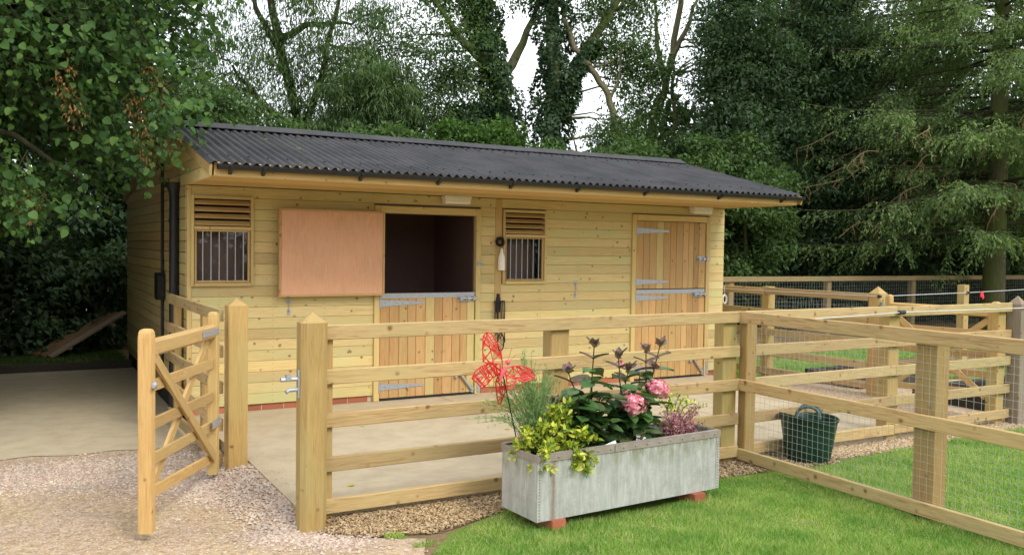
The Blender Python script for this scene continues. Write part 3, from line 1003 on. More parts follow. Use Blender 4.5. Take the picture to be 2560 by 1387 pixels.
# back fence with netting
fe = empty('boundary_fence', (14, 12.5, 0), None, 'long boundary fence with one top rail and wire netting in front of the dark trees', 'fence', 'post and rail fences')
xs_ = [9.2, 11.9, 14.6, 17.3, 20.0, 22.7, 25.4]
for a, b in zip(xs_, xs_[1:]):
    rail(fe, (a + .003, 12.5), (b, 12.5), 1.232, (0, -1, 0), .10, 'shaded_rail')
for x in xs_:
    post(fe, x, 12.58, .12, .12, 1.18, 'shaded_rail')
netting(fe, (9.2, 12.522), (25.4, 12.522), .05, 1.13, .075, .0017)
# short fence from the stable's corner to the gate
fl = empty('post_and_rail_fence', (1.3, 7.8, 0), None, 'short five-rail fence from the stable corner to the open gate', 'fence', 'post and rail fences')
for z in RT:
    rail(fl, (1.285, 9.0), (1.345, 6.83), z, (-1, 0, 0))
post(fl, 1.35, 8.93, .07, .08, 1.15)
post(fl, 1.40, 7.62, .12, .10, 1.15)
# gate posts
gp = empty('gate_post', (1.44, 6.75, 0), None, 'square pale gate post with a pyramid top that the open gate hangs from', 'gate post', 'gate posts')
post(gp, 1.44, 6.755, .145, .15, 1.278, cap=.055, name='shaft', c=.008)
gq = empty('gate_post', (1.565, 5.26, 0), None, 'thick chamfered gate post with pyramid top and steel latch at the fence end', 'gate post', 'gate posts')
post(gq, 1.567, 5.235, .165, .15, 1.272, cap=.062, name='shaft', c=.03)
lt = world_build(MB().box(1.472, 1.4835, 5.20, 5.235, .82, .99), 'latch', MT['galvanised'], gq)
world_build(MB().tube([(1.478, 5.217, .935), (1.37, 5.21, .935)], .014, 8).box(1.40, 1.43, 5.19, 5.225, .93, .965), 'latch_bar', MT['galvanised'], lt, smooth=40)
world_build(MB().tube([(1.478, 5.217, .87), (1.42, 5.21, .87), (1.40, 5.2, .86)], .013, 8), 'latch_hook', MT['galvanised'], lt, smooth=40)
gs = empty('gate_post', (9.10, 7.08, 0), None, 'pyramid-capped post at the inner gate where two fences meet', 'gate post', 'gate posts')
post(gs, 9.11, 7.08, .16, .16, 1.245, cap=.085, name='shaft', c=.012)


def gate(name, hx, hy, fx, fy, label):
    """side-hung garden gate: two rounded stiles, a heavy top rail, four thin rails and crossed braces"""
    g = empty(name, ((hx + fx) / 2, (hy + fy) / 2, .05), None, label, 'gate', 'timber garden gates')
    h, f = Vector((hx, hy, 0)), Vector((fx, fy, 0))
    d = (f - h).normalized()
    n = Vector((d.y, -d.x, 0))
    if n.y > 0:
        n = -n
    L = (f - h).length

    def stile(p, wd):
        c = .008
        prof = []
        zz = [.055, 1.19, 1.222, 1.238, 1.243]
        k = [1, 1, .93, .75, .45]
        vs, fs = [], []
        a = wd / 2
        ring = [(-a + c, -a), (a - c, -a), (a, -a + c), (a, a - c), (a - c, a), (-a + c, a), (-a, a - c), (-a, -a + c)]
        for z, q in zip(zz, k):
            for u, v_ in ring:
                vs.append((z - .65, u * q, v_ * q))
        for i in range(4):
            for j in range(8):
                fs.append((i * 8 + j, i * 8 + (j + 1) % 8, (i + 1) * 8 + (j + 1) % 8, (i + 1) * 8 + j))
        fs += [tuple(range(7, -1, -1)), tuple(range(32, 40))]
        rot = Matrix((Vector((0, 0, 1)), d, Vector((0, 0, 1)).cross(d))).transposed()
        return MB().add(vs, fs).build('stile', MT['gate_pine'], g, False, (p.x, p.y, .65), rot)
    stile(h, .072)
    stile(f, .078)
    a, b = h + d * .037, f - d * .04

    def P(t, z, off=0):
        q = a + (b - a) * t + n * off
        return (q.x, q.y, z)
    board('top_rail', g, P(0, 1.103), P(1, 1.125), .098, .065, MT['gate_pine'], n, .014)
    for z0, z1 in ((.868, .90), (.627, .674), (.415, .464), (.178, .272)):
        board('rail', g, P(0, z0), P(1, z1), .07, .022, MT['gate_pine'], n, .003)
    board('brace', g, P(.985, 1.07, .025), P(0.02, .19, .025), .068, .022, MT['gate_pine'], n, .003)
    board('brace', g, P(.02, 1.05, -.025), P(.975, .22, -.025), .068, .022, MT['gate_pine'], n, .003)
    # strap hinges and the round catch on the free stile
    sp_ = board('hinge_strap', g, P(-.04, 1.105, .037), P(.27, 1.11, .037), .045, .006, MT['galvanised'], n, .001)
    q0, q1 = Vector(P(-.03, 1.10, .035)), Vector(P(-.11, 1.10, .0))
    world_build(MB().tube([q0, q1], .014, 8).tube([q1 - Vector((0, 0, .05)), q1 + Vector((0, 0, .05))], .012, 8), 'hinge_pin', MT['galvanised'], sp_, smooth=40)
    sp_ = board('hinge_strap', g, P(-.05, .44, .041), P(.09, .44, .041), .06, .006, MT['galvanised'], n, .001)
    q0, q1 = Vector(P(-.04, .44, .04)), Vector(P(-.11, .44, .0))
    world_build(MB().tube([q0, q1], .018, 8).tube([q1 - Vector((0, 0, .07)), q1 + Vector((0, 0, .07))], .016, 8), 'hinge_pin', MT['galvanised'], sp_, smooth=40)
    q = f + n * .04
    c = MB().lathe([(.0, .022), (.014, .02), (.020, .010), (.026, .006), (.026, .0), (.0, .0)], 14)
    rot = Matrix((Vector((0, 0, 1)), n.cross(Vector((0, 0, 1))), n)).transposed()
    k = c.build('catch', MT['galvanised'], g, 40, (q.x, q.y, .915), rot)
    world_build(MB().tube([q + Vector((0, 0, .915)) + n * .015, q + Vector((0, 0, .915)) + n * .02 - d * .0 + d * .06], .009, 8), 'catch_bar', MT['galvanised'], k, smooth=40)
    return g


gate('garden_gate', 1.25, 6.63, .655, 5.45, 'timber garden gate with crossed braces standing open over the pink gravel')
gate('garden_gate', 9.06, 6.88, 8.98, 5.52, 'timber garden gate with crossed braces, closed, beyond the second fence')

# ================================================================ foliage helpers
def nrmz(a):
    return a / np.maximum(np.linalg.norm(a, axis=-1, keepdims=True), 1e-9)


def fast_mesh(name, V, F):
    """V (n,3), F (m,k) with k corners each"""
    me = bpy.data.meshes.new(name)
    k = F.shape[1]
    me.vertices.add(len(V))
    me.vertices.foreach_set('co', np.ascontiguousarray(V, dtype=np.float32).ravel())
    me.loops.add(F.size)
    me.loops.foreach_set('vertex_index', np.ascontiguousarray(F, dtype=np.int32).ravel())
    me.polygons.add(len(F))
    me.polygons.foreach_set('loop_start', np.arange(0, F.size, k, dtype=np.int32))
    me.update(calc_edges=True)
    return me


SHAPES = {  # (along, across, lift) per vertex, triangles
    'diamond': ([(0, 0, 0), (.45, .5, .12), (1, 0, -.06), (.45, -.5, .12)], [(0, 1, 2), (0, 2, 3)]),
    'ovate': ([(0, 0, 0), (.12, .42, .10), (.5, .5, .13), (1, 0, -.12), (.5, -.5, .13), (.12, -.42, .10)], [(0, 1, 2), (0, 2, 3), (0, 3, 4), (0, 4, 5)]),
    'blade': ([(0, .5, 0), (0, -.5, 0), (.55, 0, .0)], [(0, 1, 2)]),
}


def leaf_arrays(P, D, N, L, W, shape='diamond'):
    D = nrmz(D)
    S_ = nrmz(np.cross(D, N))
    N = np.cross(S_, D)
    sv_, tri = SHAPES[shape]
    sv_ = np.array(sv_)
    L = np.broadcast_to(L, len(P))[:, None, None]
    W = np.broadcast_to(W, len(P))[:, None, None]
    V = P[:, None, :] + D[:, None, :] * L * sv_[None, :, 0:1] + S_[:, None, :] * W * sv_[None, :, 1:2] + N[:, None, :] * W * sv_[None, :, 2:3]
    F = (np.arange(len(P)) * len(sv_))[:, None, None] + np.array(tri)[None]
    return V.reshape(-1, 3), F.reshape(-1, 3)


def leaves(name, parent, m, P, D, N, L, W, shape='diamond', kind=None):
    V, F = leaf_arrays(P, D, N, L, W, shape)
    c = V.mean(0)
    return inst(name, fast_mesh(name, V - c, F), MT[m], parent, tuple(c), kind=kind)


def clump_leaves(C, rad, n, droop=.35, flat=.62, up=1.0):
    """C (m,3) clump middles, rad (m,), n leaves each -> P, D, N"""
    m_ = len(C)
    g = rng.normal(size=(m_, n, 3))
    g = g / np.maximum(np.linalg.norm(g, axis=2, keepdims=True), 1e-6) * (rng.random((m_, n, 1)) ** .45)
    off = g * np.asarray(rad).reshape(-1, 1, 1) * np.array([1, 1, flat])
    P = (C[:, None, :] + off).reshape(-1, 3)
    D = (g * .8 + rng.normal(size=g.shape) * .6 + np.array([0, 0, -droop])).reshape(-1, 3)
    N = (np.array([0, 0, up]) + g * .55 + rng.normal(size=g.shape) * .45).reshape(-1, 3)
    return P, D, N


def ell(c, r, n, shell=.5):
    """random points in an ellipsoid, weighted to its outside"""
    g = nrmz(rng.normal(size=(n, 3))) * (rng.random((n, 1)) ** (shell / 2 + .05))
    return np.array(c) + g * np.array(r)


def limb(mb, pts, r0, r1, n=7, wob=.0):
    P = [np.array(p, float) for p in pts]
    # Catmull-Rom through the points
    Q = [2 * P[0] - P[1]] + P + [2 * P[-1] - P[-2]]
    out = []
    for i in range(1, len(Q) - 2):
        for t in np.linspace(0, 1, 5)[:-1]:
            a, b, c, d = Q[i - 1:i + 3]
            out.append(.5 * (2 * b + (c - a) * t + (2 * a - 5 * b + 4 * c - d) * t * t + (3 * b - a - 3 * c + d) * t ** 3))
    out.append(P[-1])
    out = [p + rng.normal(size=3) * wob for p in out]
    mb.tube(out, list(np.linspace(r0, r1, len(out))), n)
    return np.array(out)


def tree(name, label, base, trunk, rad, vols, leafm, L, W, nl, crad=(.35, .6), barkm='bark_dark', branches=18, shape='diamond', droop=.35, extra=None, ivy=None, group='trees behind the stable', shell=.5, flat=.62):
    """trunk: list of polylines (first = stem); vols: (centre, radii, clumps)"""
    t = empty(name, base, None, label, 'tree', group)
    mb = MB()
    st = limb(mb, trunk[0], rad[0], rad[1], 9, .015)
    lines = [st]
    for pl_ in trunk[1:]:
        lines.append(limb(mb, pl_, rad[1] * 1.5, rad[1] * .45, 7, .02))
    C = np.concatenate([ell(c, r, n, shell) for c, r, n in vols])
    C = C[C[:, 2] > .3]
    al = np.concatenate(lines)
    for i in rng.choice(len(C), min(branches, len(C)), replace=False):
        c = C[i]
        lower = al[al[:, 2] < c[2] + .2]
        if not len(lower):
            lower = al
        s0 = lower[np.argmin(np.linalg.norm(lower - c, axis=1))]
        mid = (s0 + c) / 2 + rng.normal(size=3) * .15 + np.array([0, 0, .12])
        limb(mb, [s0, mid, c], .028, .008, 5, .02)
    world_build(mb, 'trunk', MT[barkm], t, smooth=50)
    R_ = rng.uniform(*crad, len(C))
    P, D, N = clump_leaves(C, R_, nl, droop, flat)
    sz = rng.uniform(.7, 1.25, len(P))
    leaves('crown', t, leafm, P, D, N, L * sz, W * sz, shape, 'stuff')
    if ivy:
        for (pl_, r0, r1, n, hang) in ivy:
            pts = np.array(pl_, float)
            u = rng.random(n) * (len(pts) - 1)
            i = u.astype(int)
            f = (u - i)[:, None]
            c = pts[i] * (1 - f) + pts[i + 1] * f
            an = rng.random(n) * 2 * math.pi
            o = np.stack([np.cos(an), np.sin(an), np.zeros(n)], 1)
            lump = 1 + .35 * np.sin(c[:, 2] * 3.1 + an * 2) + .25 * np.sin(c[:, 2] * 7.3 - an * 3)
            rr = (r0 + (r1 - r0) * (u / (len(pts) - 1))) * lump * (.62 + .5 * rng.random(n) ** .5)
            P = c + o * rr[:, None]
            D = o * .6 + rng.normal(size=(n, 3)) * .5 + np.array([0, 0, -.7])
            N = o + rng.normal(size=(n, 3)) * .35 + np.array([0, 0, .4])
            sz = rng.uniform(.07, .12, n)
            leaves('ivy', t, 'ivy_leaf', P, D, N, sz, sz * .8, 'diamond', 'stuff')
    if extra:
        extra(t)
    return t


# ---------------------------------------------------------------- lime tree overhanging the stable corner
def lime():
    t = empty('lime_tree', (-2.6, 9.6, 0), None, 'big lime tree with large hanging leaves overhanging the stable corner', 'tree')
    mb = MB()
    limb(mb, [(-2.6, 9.6, -.1), (-2.55, 9.6, 2), (-2.4, 9.5, 4), (-2.2, 9.5, 7.5)], .24, .08, 10, .02)
    ends = [((-2.5, 9.6, 2.4), (-1.2, 9.3, 3.3), (.3, 9.1, 3.3), (1.4, 9.0, 3.15)), ((-2.45, 9.6, 3), (-1.0, 9.0, 4.2), (.6, 8.9, 4.3), (1.6, 8.9, 3.9)),
            ((-2.5, 9.6, 2.0), (-1.3, 9.0, 2.9), (-.2, 8.7, 2.7), (.5, 8.6, 2.3)), ((-2.4, 9.6, 3.6), (-1.2, 9.6, 5), (.3, 9.8, 5.4), (1.2, 9.7, 5.0)), ((-2.4, 9.6, 3.2), (-2.6, 8.6, 4.4), (-2.2, 8.0, 4.6))]
    for e in ends:
        limb(mb, e, .06, .012, 6, .02)
    xb = [-4, -.4, 0, .25, .5, .8, 1.1, 1.3, 1.6, 1.8, 1.95]
    zb = [1.7, 1.75, 1.85, 2.05, 2.28, 2.45, 2.5, 2.75, 3.05, 3.4, 4.0]
    C = []
    while len(C) < 5600:
        p = np.array([rng.uniform(-3.6, 1.9), rng.uniform(8.15, 8.15 + 2.85 * rng.random() ** .8), rng.uniform(1.7, 6.4)])
        lo = np.interp(p[0], xb, zb) + .10 * math.sin(p[0] * 9 + p[1] * 4) + max(0, p[1] - 8.9) * .18
        if p[2] < lo or p[2] > 6.4 - .25 * (p[0] + .8) ** 2:
            continue
        if p[0] > 1.62 - .12 * abs(p[2] - 4.2) ** 1.5 + .08 * math.sin(p[2] * 7):
            continue
        if p[1] > 8.62 and p[0] > 1.25 and p[2] < 3.2:
            continue
        front = 8.15 + .35 * math.sin(p[0] * 2.3 + 1) * math.sin(p[2] * 2.9) + .12 * math.sin(p[0] * 7 + p[2] * 5)
        if p[1] < front:
            continue
        gap = math.sin(p[0] * 4.1 + p[2] * 1.7) + math.sin(p[2] * 4.7 - p[0] * 2.1 + p[1] * 1.3)
        if gap < -1.25:
            continue
        C.append(p)
    C = np.array(C)
    n = 9
    m_ = len(C)
    ax = nrmz(np.stack([rng.normal(.35, .7, m_), rng.normal(-.45, .5, m_), rng.normal(-.45, .3, m_)], 1))
    k = np.linspace(0, 1, n)[None, :, None]
    P = C[:, None, :] + ax[:, None, :] * k * .34 + rng.normal(size=(m_, n, 3)) * .035
    side = nrmz(np.cross(ax, [0, 0, 1]))[:, None, :] * np.where(np.arange(n) % 2, 1, -1)[None, :, None]
    D = ax[:, None, :] * .5 + side * .7 + np.array([0, -.15, -.75]) + rng.normal(size=(m_, n, 3)) * .28
    N = np.array([.05, -.5, .75]) + rng.normal(size=(m_, n, 3)) * .6
    P, D, N = P.reshape(-1, 3), D.reshape(-1, 3), N.reshape(-1, 3)
    sz = rng.uniform(.032, .084, len(P)) * rng.choice([.75, 1, 1], len(P))
    for i in rng.choice(m_, 1800, replace=False):
        mb.tube([C[i] - ax[i] * .25 + np.array([0, 0, .04]), C[i], C[i] + ax[i] * .34], [.006, .004, .002], 4)
    world_build(mb, 'trunk', MT['bark_dark'], t, smooth=50)
    # the leaves that show largest are parts of their own
    vis = np.where((P[:, 0] > -.15) & (P[:, 2] < 4.1))[0]
    near = vis[np.argsort(P[vis, 1] - sz[vis] * 4 + rng.normal(size=len(vis)) * .12)][:300]
    sel = np.zeros(len(P), bool)
    sel[near] = True
    V, F = leaf_arrays(np.zeros((1, 3)), np.array([[1., 0, 0]]), np.array([[0, 0, 1.]]), 1, .86, 'ovate')
    rows, cols = [], []
    prof = [(0, .0), (.04, .30), (.2, .45), (.42, .47), (.65, .36), (.85, .17), (1, 0)]
    vs, fs = [], []
    for a, b in prof:
        for q in (-1, 0, 1):
            vs.append((a, q * b, (.10 * abs(q) * b / .47) - .10 * a * a))
    for i in range(len(prof) - 1):
        for q in range(2):
            fs.append((i * 3 + q, i * 3 + q + 1, i * 3 + q + 4, i * 3 + q + 3))
    lm = bpy.data.meshes.new('leaf')
    lm.from_pydata(vs, [], fs)
    lm.shade_smooth()
    for i in near:
        d = Vector(D[i]).normalized()
        nn = Vector(N[i])
        y = nn.cross(d).normalized()
        z = d.cross(y)
        k_ = sz[i] * 1.1
        rot = Matrix((d * k_, y * k_, z * k_)).transposed()
        inst('leaf', lm, MT['lime_leaf_single'], t, P[i], rot)
    leaves('crown', t, 'lime_leaf', P[~sel], D[~sel], N[~sel], sz[~sel], sz[~sel] * .88, 'ovate', 'stuff')
    # dry brown seed bunches
    SB_ = np.array([(.36, 8.2, 3.1), (.42, 8.2, 2.85), (1.02, 8.3, 3.25), (1.12, 8.35, 3.1), (.95, 8.25, 2.75), (1.0, 8.25, 2.55), (.9, 8.22, 2.95), (.1, 8.2, 2.05), (1.2, 8.4, 2.62)])
    P, D, N = clump_leaves(SB_, np.full(len(SB_), .11), 70, 1.0, 1.6)
    leaves('seed_bunches', t, 'seed_bunch', P, D, N, .045, .016, 'diamond', 'stuff')


lime()
tree('sycamore_tree', 'dark leafy tree shading the drive beside the stable', (-3.4, 12.6, 0), [[(-3.4, 12.6, -.1), (-3.3, 12.6, 2.5), (-3.1, 12.5, 5), (-3, 12.5, 8)], [(-3.3, 12.6, 2.6), (-2, 12.2, 3.6), (-.5, 12, 4.2)]],
     (.22, .09), [((-1.2, 11.6, 4.3), (2.5, 2.9, 1.5), 330), ((-4.5, 11.5, 5), (2.4, 2.4, 1.8), 90), ((-2, 12, 6.8), (3.2, 2.4, 1.2), 90), ((-.4, 14.6, 4.8), (2.2, 1.7, 1.3), 150)], 'dark_leaf', .19, .13, 55, (.4, .65), 'bark_dark', 20, group=None)  # crown spread and thickened to shade the side wall and verge

# ---------------------------------------------------------------- trees behind the stable
W_ = lambda x, y, z: (x, y, z)
tree('willow_tree', 'airy willow tree with a leaning bare stem rising behind the stable roof', (5.7, 19.2, 0),
     [[(5.75, 19.2, -.1), (5.6, 19.2, 2.6), (5.42, 19.25, 4.3), (5.05, 19.35, 6.0), (4.75, 19.4, 7.6), (4.6, 19.4, 9.5)],
      [(5.45, 19.25, 4.1), (5.9, 19.1, 5.5), (6.15, 19.0, 6.7), (6.4, 18.9, 8.2)], [(5.05, 19.35, 5.9), (4.6, 19.3, 6.6), (4.2, 19.2, 7.6)], [(5.4, 19.2, 4.2), (4.6, 19, 4.7), (3.9, 18.9, 5.4)], [(5.0, 19.3, 6.2), (5.8, 19.2, 6.6), (6.6, 19.1, 6.7)]],
     (.15, .06), [((6.2, 18.9, 6.5), (1.5, .9, 1.5), 58), ((4.2, 19.3, 6.9), (1.6, 1.0, 1.4), 30), ((3.9, 19.2, 4.9), (1.6, .9, 1.3), 60), ((6.5, 18.8, 4.7), (1.4, .8, 1.2), 60), ((5.3, 19.2, 8.9), (2.4, 1.4, .8), 24)],
     'willow_leaf', .15, .026, 170, (.4, .8), 'bark_dark', 24, droop=1.1)
tree('young_willow', 'bushy willow with narrow leaves over the roof ridge beside the leaning stem', (6.7, 17.6, 0),
     [[(6.7, 17.6, -.1), (6.6, 17.6, 2), (6.5, 17.6, 4.0), (6.4, 17.6, 6)], [(6.6, 17.6, 2), (7.1, 17.5, 3.4), (7.3, 17.4, 4.8)]],
     (.09, .04), [((6.3, 17.3, 4.5), (1.1, .8, 1.3), 75), ((7.0, 17.4, 3.6), (1.3, .8, 1.0), 55), ((5.3, 17.4, 3.4), (1.0, .8, .8), 45)],
     'willow_leaf', .15, .028, 190, (.25, .45), 'bark_green', 30, droop=1.2)
tree('ivy_ash', 'leaning ash tree with its trunk thick with ivy behind the roof', (9.9, 17.4, 0),
     [[(9.95, 17.4, -.1), (9.9, 17.4, 2.6), (9.72, 17.5, 4.4), (9.35, 17.65, 6.0), (9.0, 17.8, 7.6), (8.8, 17.9, 9.6)], [(9.5, 17.6, 5.4), (10.1, 17.5, 6.4), (10.5, 17.4, 7.4)], [(9.4, 17.6, 5.8), (8.6, 17.5, 6.2), (7.9, 17.4, 6.9)]],
     (.2, .09), [((8.1, 17.8, 6.3), (1.5, .9, 1.1), 46), ((8.6, 17.6, 7.9), (1.6, 1.0, .8), 34), ((10.2, 17.6, 7.6), (.6, .6, .4), 6), ((8.2, 17.7, 4.8), (1.1, .7, .9), 44)],
     'broad_leaf', .095, .042, 170, (.45, .85), 'bark_green', 36,
     ivy=[([(9.95, 17.4, .3), (9.9, 17.4, 2.6), (9.72, 17.5, 4.4), (9.35, 17.65, 6.0), (9.0, 17.8, 7.6)], .40, .27, 11000, 1), ([(8.6, 17.3, 3.4), (8.7, 17.4, 4.2), (8.9, 17.4, 4.9)], .6, .3, 4000, 1)])
tree('ivy_oak', 'upright tree with an ivy-clad trunk and a bare crooked limb behind the roof', (10.6, 17.0, 0),
     [[(10.6, 17, -.1), (10.58, 17, 3), (10.6, 17, 5), (10.55, 17, 7), (10.6, 17, 9.5)], [(10.65, 17, 4.6), (11.0, 16.8, 5.6), (11.4, 16.6, 6.4), (11.95, 16.4, 7.4), (12.3, 16.3, 8.6)]],
     (.24, .11), [((11.95, 16.6, 6.9), (1.0, .7, .9), 34), ((12.6, 16.4, 5.7), (.9, .6, .7), 26), ((11.2, 16.9, 8.3), (1.7, 1.1, .6), 26), ((12.2, 16.2, 4.3), (1.0, .6, .6), 22)],
     'broad_leaf', .10, .045, 170, (.45, .8), 'bark_green', 30,
     ivy=[([(10.6, 17, .3), (10.58, 17, 3), (10.6, 17, 5), (10.55, 17, 7.6), (10.6, 17, 9)], .40, .29, 13000, 1), ([(10.65, 17, 4.6), (11.0, 16.8, 5.6), (11.4, 16.6, 6.4)], .26, .16, 3000, 1)],
     extra=lambda t: (lambda mb: (limb(mb, [(10.75, 16.8, 7.6), (10.72, 16.75, 6.9), (10.95, 16.65, 6.2), (11.35, 16.5, 5.75), (11.7, 16.4, 5.2), (11.9, 16.35, 4.5), (12.05, 16.3, 3.9)], .05, .085, 8, .02),
                                  limb(mb, [(11.3, 16.5, 5.8), (11.6, 16.2, 5.9), (11.9, 16.0, 6.3)], .04, .015, 5), limb(mb, [(11.75, 16.4, 5.1), (11.85, 16.2, 5.6), (11.8, 16.1, 6.2)], .04, .012, 5),
                                  limb(mb, [(10.75, 16.5, 3.9), (11.1, 16.1, 3.75), (11.5, 15.9, 3.7)], .035, .02, 6), limb(mb, [(10.9, 16.4, 3.8), (10.6, 16.2, 4.3)], .03, .01, 5),
                                  world_build(mb, 'bare_limb', MT['bark_pale'], t, smooth=50)))(MB()))
tree('forked_tree', 'slender forked tree with pale thin stems against the sky', (13.7, 17.0, 0),
     [[(13.6, 17, -.1), (13.5, 17, 2.5), (13.45, 17, 4.6), (13.7, 16.9, 5.6), (13.95, 16.8, 6.8), (14.1, 16.7, 8.6)], [(13.8, 16.85, 6.2), (14.15, 16.7, 7.0), (14.6, 16.6, 8.2)], [(13.6, 17, 3.8), (14.0, 16.8, 4.6), (13.9, 16.8, 5.4), (13.95, 16.8, 6.2)], [(13.75, 16.9, 5.8), (13.4, 16.8, 6.6), (13.3, 16.8, 7.6)]],
     (.14, .06), [((15.0, 16.8, 6.4), (.8, .7, 1.0), 22), ((13.2, 16.8, 8.1), (1.0, .8, .4), 10), ((12.9, 16.8, 4.2), (1.3, .7, .8), 36), ((14.6, 16.6, 4.4), (.9, .7, .7), 26)],
     'broad_leaf', .095, .042, 170, (.42, .8), 'bark_pale', 34)
for lab, b, cs, lm, nl in (('tall dark evergreen beside the slender forked tree', (14.3, 14.9), [((14.4, 14.9, 6.4), (1.2, 1.1, 2.4), 110), ((14.2, 14.6, 3.8), (1.7, 1.2, 1.3), 90)], 'evergreen_leaf', 190),
                           ('dark ivy-grown tree between the evergreen and the spruce', (16.7, 14.8), [((16.6, 14.8, 6.4), (1.3, 1.1, 2.3), 110), ((16.6, 14.4, 3.6), (2.0, 1.2, 1.4), 100), ((15.4, 14.6, 5.2), (.9, .8, 1.2), 44)], 'evergreen_leaf', 190),
                           ('dark tree with dense foliage standing behind the spruce', (21.5, 15.5), [((21.5, 15.5, 6.0), (3.2, 1.3, 2.8), 190), ((19.0, 15.8, 7.2), (1.8, 1.2, 1.6), 80)], 'dark_needle', 120)):
    tree('evergreen_tree', lab, (*b, 0), [[(*b, -.1), (b[0] - .05, b[1], 3), (b[0], b[1], 6), (b[0] + .1, b[1], 10)], [(b[0], b[1], 5.5), (b[0] + .9, b[1] - .2, 6.6), (b[0] + 1.5, b[1] - .3, 7.6)]],
         (.26, .12), cs, lm, .11, .055, nl, (.35, .6), 'bark_dark', 26,
         ivy=[([(*b, .3), (b[0] - .05, b[1], 3), (b[0], b[1], 6), (b[0] + .1, b[1], 9)], .5, .4, 9000, 1)])
# bushes right behind the roof
for nm, lab, b, cs, lm in (
        ('hazel_bush', 'green bush showing over the left part of the roof ridge', (3.2, 16.4), [((2.6, 16.4, 3.3), (1.6, 1.0, 1.5), 120), ((3.9, 16.6, 2.9), (1.3, .9, 1.3), 70)], 'broad_leaf'),
        ('elder_bush', 'leafy bush with bright leaves below the leaning ivy trunk', (8.5, 16.3), [((8.4, 16.3, 3.0), (1.7, .9, 1.4), 130), ((9.6, 16.0, 2.9), (1.1, .8, 1.1), 60)], 'bright_leaf'),
        ('hawthorn_bush', 'yellow-green bush over the ridge beside the upright ivy trunk', (11.8, 15.4), [((11.6, 15.4, 2.9), (1.5, .9, 1.15), 110), ((12.9, 15.2, 3.0), (1.2, .9, 1.3), 80)], 'broad_leaf'),
        ('holly_bush', 'dark bush over the lower end of the roof', (13.6, 13.9), [((13.2, 13.9, 2.6), (1.5, 1.0, 1.6), 130)], 'broad_leaf'),
        ('laurel_bush', 'dense green bush filling the gap under the young willow', (6.2, 16.2), [((5.9, 16.2, 2.8), (1.9, .9, 1.25), 130)], 'broad_leaf')):
    tree(nm, lab, (*b, 0), [[(*b, -.1), (b[0], b[1], 1.2), (b[0] - .1, b[1], 2.4)], [(b[0], b[1], .3), (b[0] + .5, b[1], 1.5), (b[0] + .7, b[1], 2.5)]], (.08, .04), cs, lm, .10, .055, 170, (.28, .46), 'bark_green', 20, group='bushes behind the stable')


